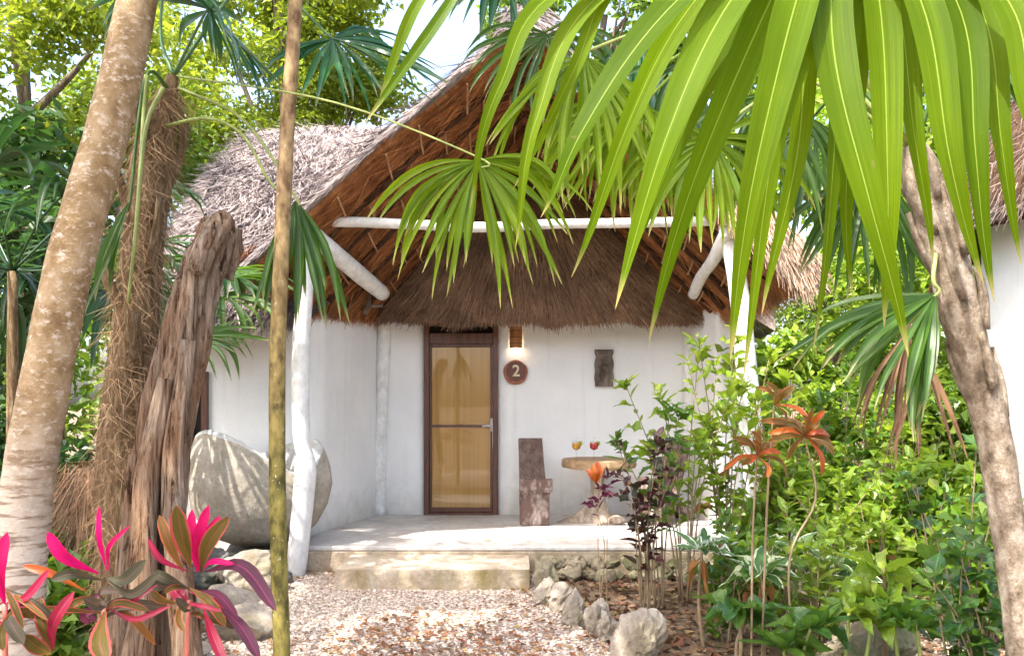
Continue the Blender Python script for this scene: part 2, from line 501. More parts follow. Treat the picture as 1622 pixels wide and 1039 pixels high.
def palm_bark():
    m, nt, out = newmat('palm_bark')
    v = coords(nt)
    blot = noise(nt, coords(nt, (1, 1, 0.8)), 9, 8, 0.72); pale = noise(nt, coords(nt, (1, 1, 1.6)), 26, 6, 0.7); brn = noise(nt, coords(nt, (1, 1, 0.4)), 2.6, 4)
    c = ramp(nt, blot, [(0.32, (0.14, 0.08, 0.035)), (0.48, (0.25, 0.165, 0.08)), (0.62, (0.35, 0.255, 0.15))])
    c = mixc(nt, ramp(nt, pale, [(0.53, (0, 0, 0)), (0.64, (1, 1, 1))]), c, (0.47, 0.39, 0.30))
    t = attr(nt, 't')
    c = mixc(nt, ramp(nt, math_(nt, 'ADD', t, math_(nt, 'MULTIPLY', math_(nt, 'SUBTRACT', brn, 0.5), 0.35)), [(0.22, (1, 1, 1)), (0.36, (0, 0, 0))]), c,
             mixc(nt, 0.7, (0.40, 0.34, 0.27), ramp(nt, noise(nt, coords(nt, (2, 2, 14)), 3, 5), [(0.42, (0.13, 0.075, 0.04)), (0.5, (0.48, 0.41, 0.33))])))
    h = math_(nt, 'ADD', math_(nt, 'MULTIPLY', blot, 0.6), pale)
    princ(nt, out, c, 0.85, 0.2, bump(nt, h, 0.7, 0.012))
palm_bark()
def slim_bark():
    m, nt, out = newmat('slim_bark')
    n = noise(nt, coords(nt, (1, 1, 0.5)), 22, 7); sp = noise(nt, coords(nt, (1, 1, 0.7)), 45, 5)
    z = nt.nodes.new('ShaderNodeSeparateXYZ'); nt.links.new(coords(nt), z.inputs[0])
    up = ramp(nt, math_(nt, 'MULTIPLY', z.outputs[2], 0.3), [(0.35, (0, 0, 0)), (0.75, (1, 1, 1))])
    c = mixc(nt, up, ramp(nt, n, [(0.38, (0.055, 0.05, 0.012)), (0.62, (0.24, 0.20, 0.05))]), ramp(nt, n, [(0.38, (0.12, 0.065, 0.03)), (0.62, (0.36, 0.25, 0.12))]))
    c = mixc(nt, ramp(nt, sp, [(0.66, (0, 0, 0)), (0.70, (1, 1, 1))]), c, (0.48, 0.46, 0.34))
    princ(nt, out, c, 0.75, 0.25, bump(nt, n, 0.6, 0.008))
slim_bark()
def amber_glass():
    m, nt, out = newmat('amber_glass')
    n = noise(nt, coords(nt, (40, 40, 0.4)), 1, 3)
    c = ramp(nt, n, [(0.3, (0.30, 0.155, 0.032)), (0.7, (0.40, 0.22, 0.055))])
    princ(nt, out, c, 0.45, 0.3, None, **{'Coat Weight': 1.0, 'Coat Roughness': 0.02, 'Coat IOR': 1.6})
amber_glass()
def thin_glass():
    m, nt, out = newmat('clear_glass')
    t = node(nt, 'ShaderNodeBsdfTransparent', Color=(0.95, 0.97, 0.97, 1)); g = node(nt, 'ShaderNodeBsdfGlossy', Roughness=0.02); mx = node(nt, 'ShaderNodeMixShader'); mx.inputs[0].default_value = 0.07
    nt.links.new(t.outputs[0], mx.inputs[1]); nt.links.new(g.outputs[0], mx.inputs[2]); nt.links.new(mx.outputs[0], out.inputs[0])
thin_glass()
def juice(name, col):
    m, nt, out = newmat(name)
    p = princ(nt, None, col, 0.1, 0.5)
    t = node(nt, 'ShaderNodeBsdfTranslucent', Color=(*col, 1)); mx = node(nt, 'ShaderNodeMixShader'); mx.inputs[0].default_value = 0.5
    nt.links.new(p.outputs[0], mx.inputs[1]); nt.links.new(t.outputs[0], mx.inputs[2]); nt.links.new(mx.outputs[0], out.inputs[0])
juice('juice_orange', (0.85, 0.42, 0.01)); juice('juice_red', (0.75, 0.006, 0.015)); juice('lime_green', (0.45, 0.55, 0.08))
def lampglow():
    m, nt, out = newmat('lamp_glow')
    e = node(nt, 'ShaderNodeEmission', Color=(1.0, 0.72, 0.40, 1), Strength=5.0); nt.links.new(e.outputs[0], out.inputs[0])
lampglow()
def soil():
    m, nt, out = newmat('soil')
    v = coords(nt)
    n = noise(nt, v, 0.9, 6); f = noise(nt, v, 18, 8, 0.75)
    c = ramp(nt, n, [(0.35, (0.11, 0.075, 0.05)), (0.65, (0.26, 0.20, 0.145))])
    c = mixc(nt, 0.8, c, ramp(nt, f, [(0.3, (0.4, 0.38, 0.36)), (0.7, (1.5, 1.45, 1.4))]), 'MULTIPLY')
    princ(nt, out, c, 0.95, 0.1, bump(nt, f, 0.8, 0.03))
soil()
def gravelbed():
    m, nt, out = newmat('gravel_bed')
    v = coords(nt)
    vo = node(nt, 'ShaderNodeTexVoronoi', Scale=55.0); nt.links.new(v, vo.inputs['Vector'])
    c = ramp(nt, vo.outputs['Color'], [(0.0, (0.22, 0.155, 0.12)), (0.5, (0.42, 0.33, 0.275)), (1.0, (0.60, 0.52, 0.46))])
    princ(nt, out, c, 0.9, 0.15, bump(nt, vo.outputs['Distance'], 0.8, 0.02))
gravelbed()
def pebbles():
    m, nt, out = newmat('pebbles')
    c = ramp(nt, island(nt), [(0.0, (0.24, 0.17, 0.125)), (0.3, (0.40, 0.31, 0.24)), (0.65, (0.55, 0.455, 0.375)), (1.0, (0.70, 0.62, 0.54))])
    princ(nt, out, c, 0.85, 0.2)
pebbles()
mat_leaf('litter', [(0.22, 0.08, 0.04), (0.32, 0.15, 0.075), (0.18, 0.10, 0.065), (0.38, 0.24, 0.13), (0.26, 0.07, 0.04), (0.36, 0.29, 0.11)], (0.5, 0.2, 0.05), 0.15, 0.6, 0.3)

mat_leaf('litter_bed', [(0.12, 0.065, 0.04), (0.20, 0.115, 0.07), (0.13, 0.085, 0.06), (0.27, 0.185, 0.115), (0.17, 0.06, 0.04), (0.24, 0.20, 0.10)], (0.3, 0.15, 0.05), 0.12, 0.7, 0.2)
# foliage
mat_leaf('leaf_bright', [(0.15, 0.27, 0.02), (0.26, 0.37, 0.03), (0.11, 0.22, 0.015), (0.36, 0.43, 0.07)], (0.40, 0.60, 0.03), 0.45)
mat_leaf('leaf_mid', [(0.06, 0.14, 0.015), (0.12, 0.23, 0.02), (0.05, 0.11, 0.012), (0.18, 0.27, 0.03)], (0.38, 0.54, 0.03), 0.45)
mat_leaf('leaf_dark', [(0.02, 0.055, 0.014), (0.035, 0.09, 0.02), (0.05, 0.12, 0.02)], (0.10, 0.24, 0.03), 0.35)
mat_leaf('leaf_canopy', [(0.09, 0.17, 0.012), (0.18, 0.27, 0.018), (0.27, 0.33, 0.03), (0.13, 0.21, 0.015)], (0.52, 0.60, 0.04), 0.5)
mat_leaf('plant_bright', [(0.13, 0.25, 0.02), (0.23, 0.35, 0.03), (0.10, 0.20, 0.02), (0.32, 0.40, 0.07)], (0.50, 0.66, 0.04), 0.45, perobj=True, blem=0.35)
mat_leaf('plant_mid', [(0.04, 0.115, 0.02), (0.07, 0.17, 0.02), (0.11, 0.21, 0.025)], (0.22, 0.42, 0.03), 0.38, perobj=True, midrib=(0.25, 0.36, 0.12), blem=0.35)
mat_leaf('plant_deep', [(0.028, 0.095, 0.024), (0.05, 0.13, 0.028), (0.11, 0.20, 0.03)], (0.24, 0.46, 0.04), 0.38, 0.28, 0.6, perobj=True, midrib=(0.18, 0.28, 0.12), blem=0.35)
mat_leaf('plant_purple', [(0.045, 0.018, 0.022), (0.09, 0.03, 0.04), (0.03, 0.045, 0.022), (0.05, 0.055, 0.03), (0.13, 0.045, 0.06)], (0.25, 0.06, 0.08), 0.25, 0.3, 0.55, perobj=True, blem=0.35)
mat_leaf('plant_variegated', [(0.05, 0.14, 0.03), (0.08, 0.18, 0.04), (0.05, 0.12, 0.03)], (0.30, 0.50, 0.10), 0.35, perobj=True, rim=(0.62, 0.66, 0.42))
mat_leaf('plant_variegated_white', [(0.06, 0.15, 0.05), (0.10, 0.2, 0.06)], (0.30, 0.50, 0.10), 0.35, perobj=True, rim=(0.70, 0.72, 0.62))
mat_leaf('ti_pink', [(0.55, 0.003, 0.10), (0.62, 0.005, 0.14), (0.50, 0.004, 0.08)], (0.80, 0.006, 0.18), 0.45, 0.45, 0.2, perobj=True, blem=0.35)
mat_leaf('ti_crimson', [(0.24, 0.012, 0.035), (0.33, 0.014, 0.055)], (0.75, 0.03, 0.12), 0.4, 0.35, 0.4, perobj=True, midrib=(0.75, 0.10, 0.22), blem=0.35)
mat_leaf('ti_olive', [(0.065, 0.06, 0.014), (0.09, 0.07, 0.02)], (0.34, 0.20, 0.02), 0.35, 0.55, 0.12, perobj=True, midrib=(0.30, 0.06, 0.06), rim=(0.38, 0.07, 0.06), blem=0.35)
mat_leaf('ti_grey', [(0.055, 0.06, 0.035), (0.075, 0.06, 0.045)], (0.22, 0.12, 0.06), 0.25, 0.55, 0.15, perobj=True, midrib=(0.25, 0.09, 0.09))
mat_leaf('ti_purple', [(0.085, 0.022, 0.045), (0.065, 0.03, 0.05)], (0.30, 0.04, 0.11), 0.3, 0.55, 0.12, perobj=True, midrib=(0.40, 0.03, 0.16))
mat_leaf('ti_orange', [(0.50, 0.11, 0.02), (0.42, 0.08, 0.025), (0.60, 0.18, 0.03)], (0.85, 0.25, 0.03), 0.4, 0.4, 0.4, perobj=True)
mat_leaf('ti_bronze', [(0.13, 0.095, 0.02), (0.09, 0.10, 0.02), (0.20, 0.085, 0.02)], (0.45, 0.22, 0.03), 0.38, 0.45, 0.25, perobj=True, midrib=(0.45, 0.07, 0.09), rim=(0.48, 0.12, 0.05), blem=0.35)
mat_leaf('frond_near', [(0.05, 0.105, 0.001), (0.105, 0.175, 0.002), (0.07, 0.14, 0.001)], (0.30, 0.42, 0.001), 0.5, 0.55, 0.10, perobj=True, tip=(0.42, 0.36, 0.12), veins=True, midrib=(0.30, 0.40, 0.06), blem=0.5, tip0=0.93)
mat_leaf('frond_lit', [(0.11, 0.20, 0.004), (0.16, 0.25, 0.006), (0.07, 0.15, 0.006)], (0.42, 0.54, 0.005), 0.52, 0.5, 0.2, perobj=True, tip=(0.50, 0.44, 0.16), midrib=(0.35, 0.45, 0.10), blem=0.5, tip0=0.86)
mat_leaf('frond_green', [(0.030, 0.080, 0.010), (0.055, 0.125, 0.012), (0.022, 0.065, 0.014)], (0.17, 0.34, 0.015), 0.40, 0.38, 0.4, perobj=True, tip=(0.32, 0.28, 0.10), midrib=(0.12, 0.22, 0.05), blem=0.5, tip0=0.86)
mat_leaf('frond_teal', [(0.022, 0.10, 0.04), (0.035, 0.14, 0.05), (0.02, 0.08, 0.04)], (0.10, 0.32, 0.07), 0.33, 0.28, 0.6, tip=(0.20, 0.20, 0.08), midrib=(0.14, 0.28, 0.10))
mat_leaf('frond_dark', [(0.014, 0.05, 0.018), (0.024, 0.075, 0.022), (0.035, 0.10, 0.025)], (0.09, 0.24, 0.03), 0.32, 0.3, 0.55)
mat_leaf('frond_dry', [(0.20, 0.11, 0.065), (0.30, 0.18, 0.11), (0.14, 0.08, 0.055)], (0.35, 0.18, 0.08), 0.2, 0.6, 0.2)
mat_leaf('leaf_dry_orange', [(0.26, 0.115, 0.04), (0.38, 0.19, 0.07), (0.20, 0.09, 0.045)], (0.65, 0.25, 0.05), 0.3, 0.6, 0.2, perobj=True)

# ------------------------------------------------------------------ ground
def grid_sheet(mb, x0, x1, y0, y1, nx, ny, zf, inside=None):
    xs = np.linspace(x0, x1, nx); ys = np.linspace(y0, y1, ny)
    X, Y = np.meshgrid(xs, ys)
    Z = zf(X, Y)
    V = np.stack([X, Y, Z], -1).reshape(-1, 3)
    i = np.arange(ny - 1)[:, None] * nx; j = np.arange(nx - 1)[None, :]
    F = np.stack([i + j, i + j + 1, i + nx + j + 1, i + nx + j], -1).reshape(-1, 4)
    if inside is not None:
        c = V[F].mean(1); F = F[inside(c[:, 0], c[:, 1])]
    mb.add(V, F)
    return mb

def gz(X, Y):
    """height of the ground: near flat, a little bumpy off the path"""
    X = np.asarray(X, float); Y = np.asarray(Y, float)
    P = np.stack([X, Y, 0 * X], -1)
    off = np.clip((np.abs(X + 0.5) - 1.6) / 1.0, 0, 1) * np.clip((7.6 - Y) / 0.6, 0, 1)
    far = np.clip((np.hypot(X, Y) - 22) / 10, 0, 1)
    return (0.05 * vnoise(P, 1.3, 3, 2) * off) * (1 - far) - 0.004
mb = MB()
grid_sheet(mb, -14, 14, -3, 24, 160, 150, gz)
R0 = [(-14, -3), (14, -3), (14, 24), (-14, 24)]; R1 = [(-300, -300), (300, -300), (300, 300), (-300, 300)]
for k in range(4):
    a, b, c, d = R0[k], R0[(k + 1) % 4], R1[(k + 1) % 4], R1[k]
    mb.add([(*a, -0.03), (*b, -0.03), (*c, -0.03), (*d, -0.03)], [[0, 3, 2, 1]])
tag(mb.build('ground', 'soil', smooth=True), 'brown soil with dry litter around the cottage', 'ground', kind='structure')

def path_edges(Y):
    l = np.interp(Y, [0, 3.5, 5.3, 6.4, 7.9], [-1.35, -1.6, -1.85, -2.0, -2.25]) + 0.08 * np.sin(Y * 3.1) + 0.05 * np.sin(Y * 7.7)
    r = np.interp(Y, [0, 3.5, 5.2, 5.9, 6.6, 7.05, 7.9], [1.25, 1.05, 0.66, 0.48, 0.30, 0.24, 0.24]) + 0.02 * np.sin(Y * 5)
    return l, r
def on_path(X, Y):
    l, r = path_edges(Y)
    return (X > l) & (X < r) & (Y < 7.82)
mb = MB()
grid_sheet(mb, -2.5, 1.4, 0.2, 7.84, 110, 210, lambda X, Y: 0.012 + 0.012 * vnoise(np.stack([X, Y, 0 * X], -1), 2.6, 5, 3), on_path)
tag(mb.build('path', 'gravel_bed', smooth=True), 'pale gravel path leading to the porch step', 'path', kind='structure')

rng = np.random.default_rng(11)
def scatter_pebbles(n, region, size, seed):
    r = np.random.default_rng(seed)
    P = region(r, n); n = len(P)
    V, F = ICO[0]
    S = size[0] + (size[1] - size[0]) * r.random(n) ** 2.2
    sc = np.stack([S * r.uniform(0.8, 1.4, n), S * r.uniform(0.7, 1.1, n), S * r.uniform(0.4, 0.75, n)], -1)
    a = r.uniform(0, 6.28, n); ca, sa = np.cos(a), np.sin(a)
    W = V[None] * (1 + 0.18 * r.normal(size=(n, 12, 1))) * sc[:, None, :]
    X = W[..., 0] * ca[:, None] - W[..., 1] * sa[:, None]; Y = W[..., 0] * sa[:, None] + W[..., 1] * ca[:, None]
    W = np.stack([X, Y, W[..., 2]], -1) + P[:, None, :]
    W[..., 2] += S[:, None] * 0.25
    FF = (F[None] + (np.arange(n) * 12)[:, None, None]).reshape(-1, 3)
    return MB().add(W.reshape(-1, 3), FF)
def reg_path(r, n):
    Y = r.uniform(4.6, 7.82, n); l, rr = path_edges(Y)
    X = l - 0.1 + (rr - l + 0.1) * r.random(n)
    Z = 0.012 + 0.012 * vnoise(np.stack([X, Y, 0 * X], -1), 2.6, 5, 3)
    return np.stack([X, Y, Z], -1)
tag(scatter_pebbles(34000, reg_path, (0.005, 0.016), 21).build('gravel', 'pebbles'), 'loose pale pebbles covering the path', 'gravel', kind='stuff')
def reg_bed(r, n):
    X = r.uniform(0.6, 5.2, n); Y = r.uniform(4.3, 8.0, n)
    l, rr = path_edges(Y); k = (X > rr + 0.05) & ((vnoise(np.stack([X, Y, 0 * X], -1), 1.1, 9, 2) > 0.1) | (np.hypot((X - 2.7) / 1.1, (Y - 5.6) / 1.2) < 0.9))
    X, Y = X[k], Y[k]
    return np.stack([X, Y, gz(X, Y)], -1)
tag(scatter_pebbles(20000, reg_bed, (0.006, 0.022), 22).build('bed_gravel', 'pebbles'), 'sparse pale pebbles on the soil of the planted bed', 'gravel', kind='stuff')

def flat_leaves(P, size, seed, lift=0.35):
    """small dry leaves lying about: folded diamonds"""
    r = np.random.default_rng(seed); n = len(P)
    d = unit(np.stack([r.normal(size=n), r.normal(size=n), r.normal(size=n) * lift * 0.5], -1))
    up = unit(np.stack([r.normal(size=n) * lift, r.normal(size=n) * lift, np.ones(n)], -1))
    s = unit(np.cross(d, up)); up = np.cross(s, d)
    L = (size[0] + (size[1] - size[0]) * r.random(n))[:, None]; w = L * r.uniform(0.22, 0.42, (n, 1))
    a = P - d * L / 2; b = P + d * L / 2; m = P - up * w * 0.25
    e1 = P + s * w + up * w * r.uniform(-0.1, 0.6, (n, 1)); e2 = P - s * w + up * w * r.uniform(-0.1, 0.6, (n, 1))
    V = np.stack([a, e1, b, e2, m], 1).reshape(-1, 3)
    q = np.arange(n)[:, None] * 5
    F = np.concatenate([q + np.array([[0, 4, 1]]), q + np.array([[4, 2, 1]]), q + np.array([[0, 3, 4]]), q + np.array([[4, 3, 2]])])
    return MB().add(V, F)
P = reg_path(np.random.default_rng(31), 9000)
k = vnoise(P, 1.7, 40, 2) + 0.9 * np.random.default_rng(3).random(len(P)) > 0.42
P = P[k]; P[:, 2] += 0.022
tag(flat_leaves(P, (0.018, 0.06), 32).build('leaf_litter', 'litter'), 'russet and brown fallen leaves scattered over the gravel', 'leaf litter', kind='stuff')
r = np.random.default_rng(33)
X = np.concatenate([r.uniform(0.5, 5.5, 7000), r.uniform(-6, -1.9, 3000)]); Y = r.uniform(4.2, 9.0, 10000)
l, rr = path_edges(Y); k = ((X > rr) | (X < l)) & ~((X > -2.0) & (X < 2.6) & (Y > 7.7)) & ~((X < -2) & (Y > 8.4)); X, Y = X[k], Y[k]
P = np.stack([X, Y, gz(X, Y) + 0.016], -1)
tag(flat_leaves(P, (0.03, 0.10), 34, 0.5).build('bed_litter', 'litter_bed'), 'dry brown leaves covering the soil of the beds', 'leaf litter', kind='stuff')

# ------------------------------------------------------------------ cottage
cot = thing('thatched_cottage', (0.2, 9.0, 0), 'white stucco cottage with thatched roof, open gable porch and amber glass door', 'cottage')
WALLY, PZ = 10.0, 0.25

def wall_run(pts, z0, z1, thick, n_per=0.12, seed=0, amp=0.012):
    """wall following a plan polyline (outer face), a little uneven"""
    pts = np.array(pts, float)
    seg = np.linalg.norm(np.diff(pts, axis=0), axis=1); s = np.concatenate([[0], np.cumsum(seg)])
    n = max(int(s[-1] / n_per), 2) + 1
    t = np.union1d(np.linspace(0, s[-1], n), s)
    P = np.stack([np.interp(t, s, pts[:, 0]), np.interp(t, s, pts[:, 1])], -1)
    T = unit(np.gradient(P, axis=0)); N = np.stack([T[:, 1], -T[:, 0]], -1)
    nz = int((z1 - z0) / 0.14) + 2; Z = np.linspace(z0, z1, nz); m = len(P)
    O = np.concatenate([np.repeat(P[None], nz, 0), np.repeat(Z[:, None, None], m, 1)], -1)
    d = amp * vnoise(O, 2.6, seed, 3); O[..., :2] += (N[None] * d[..., None])
    I = O.copy(); I[..., :2] = (P - N * thick)[None]
    i = np.arange(nz - 1)[:, None] * m; j = np.arange(m - 1)[None, :]
    Fq = np.stack([i + j, i + j + 1, i + m + j + 1, i + m + j], -1).reshape(-1, 4)
    mb = MB(); mb.add(O.reshape(-1, 3), Fq); mb.add(I.reshape(-1, 3), Fq[:, ::-1])
    k = nz * m
    j = np.arange(m - 1); top = (nz - 1) * m
    mb.F.append(np.stack([top + j, top + j + 1, k + top + j + 1, k + top + j], -1))
    i = np.arange(nz - 1) * m
    mb.F.append(np.stack([i, i + m, k + i + m, k + i], -1)); e = m - 1
    mb.F.append(np.stack([i + e, k + i + e, k + i + m + e, i + m + e], -1))
    return mb
def arc(cx, cy, r, a0, a1, n=8):
    return [(cx + r * math.cos(math.radians(a)), cy + r * math.sin(math.radians(a))) for a in np.linspace(a0, a1, n)]
DX0, DX1, DZ1 = -1.022, -0.162, 2.49
# plan runs seen from the front: outward side is to the right of the walking direction (left to right)
left_run = [(-3.58, 13.0), (-3.58, 10.0)] + arc(-3.32, 8.76, 0.26, 180, 270, 8) + [(-3.3, 8.5)] + arc(-2.16, 8.78, 0.28, 270, 360, 8) + [(-1.86, 8.9), (-1.56, 9.98), (-1.54, 10.0), (DX0, 10.0)]
wall_run(left_run, -0.02, 2.72, 0.2, seed=1).build('wall', 'stucco', cot, smooth=True)
right_run = [(DX1, 10.0), (2.02, 10.0), (2.05, 9.98), (2.2, 9.25), (2.24, 9.22), (2.46, 9.22), (2.5, 9.26), (2.5, 13.0)]
wall_run(right_run, -0.02, 2.72, 0.2, seed=2).build('wall', 'stucco', cot, smooth=True)
mb = MB(); box(mb, (DX0 + 0.002, 10.004, DZ1), (DX1 - 0.002, 10.19, 2.72)); mb.build('lintel_wall', 'stucco', cot)
mb = MB(); box(mb, (-3.56, 12.99, 0), (2.49, 13.15, 2.72)); mb.build('back_wall', 'stucco', cot)
# half-round corner posts sunk in the stucco
def wob_log(px_pts, Y, rad, seed, seg=14, n=26, amp=0.10):
    P = catmull(px_pts, n)
    def mod(i, th):
        q = np.stack([np.cos(th) + 0 * i, np.sin(th) + 0 * i, i * 6 + 0 * th], -1)
        return 1 + amp * vnoise(q, 1.4, seed, 2)
    return tube(MB(), P, rad, seg, mod)
wob_log([(-1.545, 9.97, PZ), (-1.53, 9.97, 1.0), (-1.50, 9.97, 1.9), (-1.475, 9.97, 2.75)], 9.97, 0.075, 5).build('corner_post', 'white_log', cot, smooth=True)
wob_log([(2.03, 9.97, PZ), (2.05, 9.97, 1.4), (2.06, 9.97, 2.75)], 9.97, 0.075, 6).build('corner_post', 'white_log', cot, smooth=True)

# porch floor and its base
mb = MB(); bevel_box(mb, (-1.94, 7.80, 0.205), (2.42, 9.995, PZ), 0.012); mb.build('porch_floor', 'concrete', cot)
mb = MB(); bevel_box(mb, (-1.935, 7.803, -0.25), (2.415, 9.9, 0.2035), 0.01); mb.build('porch_base', 'platform_side', cot)

# door
mb = MB(); fw = 0.062
fy0, fy1 = 9.955, 10.10
bevel_box(mb, (DX0, fy0, PZ), (DX0 + fw, fy1, DZ1), 0.006)
bevel_box(mb, (DX1 - fw, fy0, PZ), (DX1, fy1, DZ1), 0.006)
bevel_box(mb, (DX0 + fw, fy0 + 0.002, 2.235), (DX1 - fw, fy1, 2.36), 0.006)
bevel_box(mb, (DX0 + fw, fy0 + 0.002, DZ1 - 0.05), (DX1 - fw, fy1, DZ1), 0.006)
bevel_box(mb, (DX0 + fw, fy0 + 0.004, PZ), (DX1 - fw, fy1, PZ + 0.03), 0.004)
door = mb.build('door', 'wood_frame', cot)
mb = MB(); lx0, lx1, ly0, ly1 = DX0 + fw + 0.003, DX1 - fw - 0.003, 9.972, 10.02
bevel_box(mb, (lx0, ly0, PZ + 0.032), (lx0 + 0.026, ly1, 2.232), 0.004); bevel_box(mb, (lx1 - 0.026, ly0, PZ + 0.032), (lx1, ly1, 2.232), 0.004)
bevel_box(mb, (lx0 + 0.026, ly0 + 0.001, 2.195), (lx1 - 0.026, ly1, 2.232), 0.004); bevel_box(mb, (lx0 + 0.026, ly0 + 0.001, PZ + 0.032), (lx1 - 0.026, ly1, PZ + 0.085), 0.004)
bevel_box(mb, (lx0 + 0.026, ly0 + 0.001, 1.265), (lx1 - 0.026, ly1, 1.295), 0.004)
mb.build('door_leaf', 'wood_frame', door)
for z0, z1 in ((PZ + 0.085, 1.265), (1.295, 2.195)):
    mb = MB(); box(mb, (lx0 + 0.027, 9.99, z0 + 0.001), (lx1 - 0.027, 10.0, z1 - 0.001)); mb.build('pane', 'amber_glass', door)
mb = MB(); tube(mb, [(lx1 - 0.012, 9.96, 1.22), (lx1 - 0.012, 9.96, 1.37)], 0.014, 8); tube(mb, [(lx1 - 0.012, 9.955, 1.285), (lx1 - 0.012, 9.93, 1.285), (lx1 - 0.05, 9.925, 1.285), (lx1 - 0.12, 9.925, 1.28)], 0.012, 8)
mb.build('door_handle', 'metal_handle', door, smooth=True)
mb = MB(); box(mb, (DX0 + fw, 10.03, 2.36), (DX1 - fw, 10.04, DZ1 - 0.05)); mb.build('transom_pane', 'dark_room', door)
# window in the left wing
mb = MB(); wx0, wx1, wz0, wz1, wy = -3.31, -3.00, 0.75, 1.86, 8.5
for a, b in (((wx0, wz0), (wx0 + 0.06, wz1)), ((wx1 - 0.06, wz0), (wx1, wz1)), ((wx0 + 0.06, wz1 - 0.06), (wx1 - 0.06, wz1)), ((wx0 + 0.06, wz0), (wx1 - 0.06, wz0 + 0.06)), (((wx0 + wx1) / 2 - 0.02, wz0 + 0.06), ((wx0 + wx1) / 2 + 0.02, wz1 - 0.06))):
    bevel_box(mb, (a[0], wy - 0.06, a[1]), (b[0], wy + 0.05, b[1]), 0.005)
win = mb.build('window', 'wood_frame', cot)
for x0, x1 in ((wx0 + 0.06, (wx0 + wx1) / 2 - 0.02), ((wx0 + wx1) / 2 + 0.02, wx1 - 0.06)):
    mb = MB(); box(mb, (x0, wy - 0.03, wz0 + 0.06), (x1, wy - 0.024, wz1 - 0.06)); mb.build('pane', 'dark_room', win)

# posts and beams
PL = wob_log([at(467, 915, 7.68), at(474, 850, 7.68), at(484, 740, 7.68), at(478, 690, 7.68), at(476, 560, 7.68), at(484, 450, 7.70), at(491, 352, 7.72)], 7.68,
             np.interp(np.linspace(0, 1, 26), [0, .12, .32, .42, .7, 1], [.082, .092, .105, .075, .078, .07]), 7, amp=0.09)
PL.build('post', 'white_log', cot, smooth=True)
PR = wob_log([at(1199, 905, 7.68), at(1198, 800, 7.68), at(1190, 680, 7.68), at(1180, 560, 7.68), at(1168, 450, 7.68), at(1150, 352, 7.72)], 7.68,
             np.interp(np.linspace(0, 1, 26), [0, .5, 1], [.10, .095, .08]), 8, amp=0.10)
PR.build('post', 'white_log', cot, smooth=True)
wob_log([at(478, 354, 7.76), at(560, 352, 7.76), at(660, 356, 7.76), at(760, 360, 7.76), at(870, 355, 7.76), at(1000, 353, 7.76), at(1165, 349, 7.76)], 7.76, 0.045, 9, n=40, amp=0.14).build('tie_beam', 'white_log', cot, smooth=True)
wob_log([at(488, 364, 7.58), at(530, 402, 7.9), at(568, 434, 8.4), at(606, 464, 9.2)], 8, 0.082, 10).build('side_plate', 'white_log', cot, smooth=True)
wob_log([at(1152, 366, 7.58), at(1132, 408, 7.95), at(1112, 438, 8.5), at(1098, 466, 9.2)], 8, 0.06, 12).build('side_plate', 'white_log', cot, smooth=True)
mb = MB(); tube(mb, [at(578, 498, 9.2), at(584, 478, 9.2), at(584, 462, 9.2)], 0.028, 8); tube(mb, [at(580, 486, 9.2), at(606, 484, 9.2)], 0.018, 8); mb.build('roof_peg', 'tree_bark', cot)

# ---- thatch
def straws(mb, P, D, N, L, w, jit=0.18, seed=0, lift=0.02, taper=0.35):
    r = np.random.default_rng(seed); n = len(P)
    d = unit(D + jit * r.normal(size=(n, 3)))
    s = unit(np.cross(d, N) + 0.25 * r.normal(size=(n, 3)))
    L = np.broadcast_to(L, (n,))[:, None]; w = np.broadcast_to(w, (n,))[:, None]
    a = P + N * lift * r.random((n, 1)) ; b = a + d * L + N * lift * r.uniform(-0.5, 1.2, (n, 1))
    V = np.stack([a - s * w / 2, a + s * w / 2, b + s * w / 2 * taper, b - s * w / 2 * taper], 1).reshape(-1, 3)
    q = np.arange(n)[:, None] * 4
    mb.add(V, q + np.arange(4)[None])
    return mb

# main roof over the left wing: eave curve to ridge curve
EAVE = np.array([(-1.97, 8.12, 2.42), (-2.25, 8.08, 2.40), (-2.7, 8.03, 2.39), (-3.05, 8.06, 2.38), (-3.35, 8.22, 2.38), (-3.62, 8.65, 2.38), (-3.78, 9.5, 2.38), (-3.88, 11, 2.38), (-3.8, 12.5, 2.38), (-3.4, 13.4, 2.38), (-2, 13.8, 2.38), (0.5, 13.8, 2.38), (2.4, 13.7, 2.38), (2.95, 12.8, 2.38), (2.95, 11, 2.38), (2.95, 9.6, 2.5)])
RIDG = np.array([(-0.6, 11, 5.05), (-1.4, 11, 5.05), (-2.1, 11, 5.05), (-2.7, 11, 5.04), (-3.1, 11, 5.0), (-3.25, 11.02, 4.97), (-3.3, 11.05, 4.95), (-3.32, 11.1, 4.95), (-3.3, 11.15, 4.95), (-3.2, 11.2, 4.95), (-2, 11.2, 5.03), (0, 11.2, 5.05), (0.9, 11.2, 5.05), (1.1, 11.1, 5.0), (1.1, 11, 5.0), (1.0, 10.9, 5.0)])
SFRONT = 0.40
def roof_pt(s, v, bulge=0.34):
    """s 0..1 along the eave, v 0..1 from eave to ridge"""
    k = np.linspace(0, 1, len(EAVE))
    E = np.stack([np.interp(s, k, EAVE[:, c]) for c in range(3)], -1); R = np.stack([np.interp(s, k, RIDG[:, c]) for c in range(3)], -1)
    d = R - E; out = np.stack([-d[..., 0], -d[..., 1], 0.9 * np.hypot(d[..., 0], d[..., 1])], -1)
    out = unit(out)
    return E + d * v[..., None] + out * (bulge * np.sin(math.pi * v) ** 0.8)[..., None], unit(-d), out
ns, nv = 90, 16
S, Vv = np.meshgrid(np.linspace(0, 1, ns), np.linspace(0, 1, nv))
Pt, Dn, Ot = roof_pt(S, Vv)
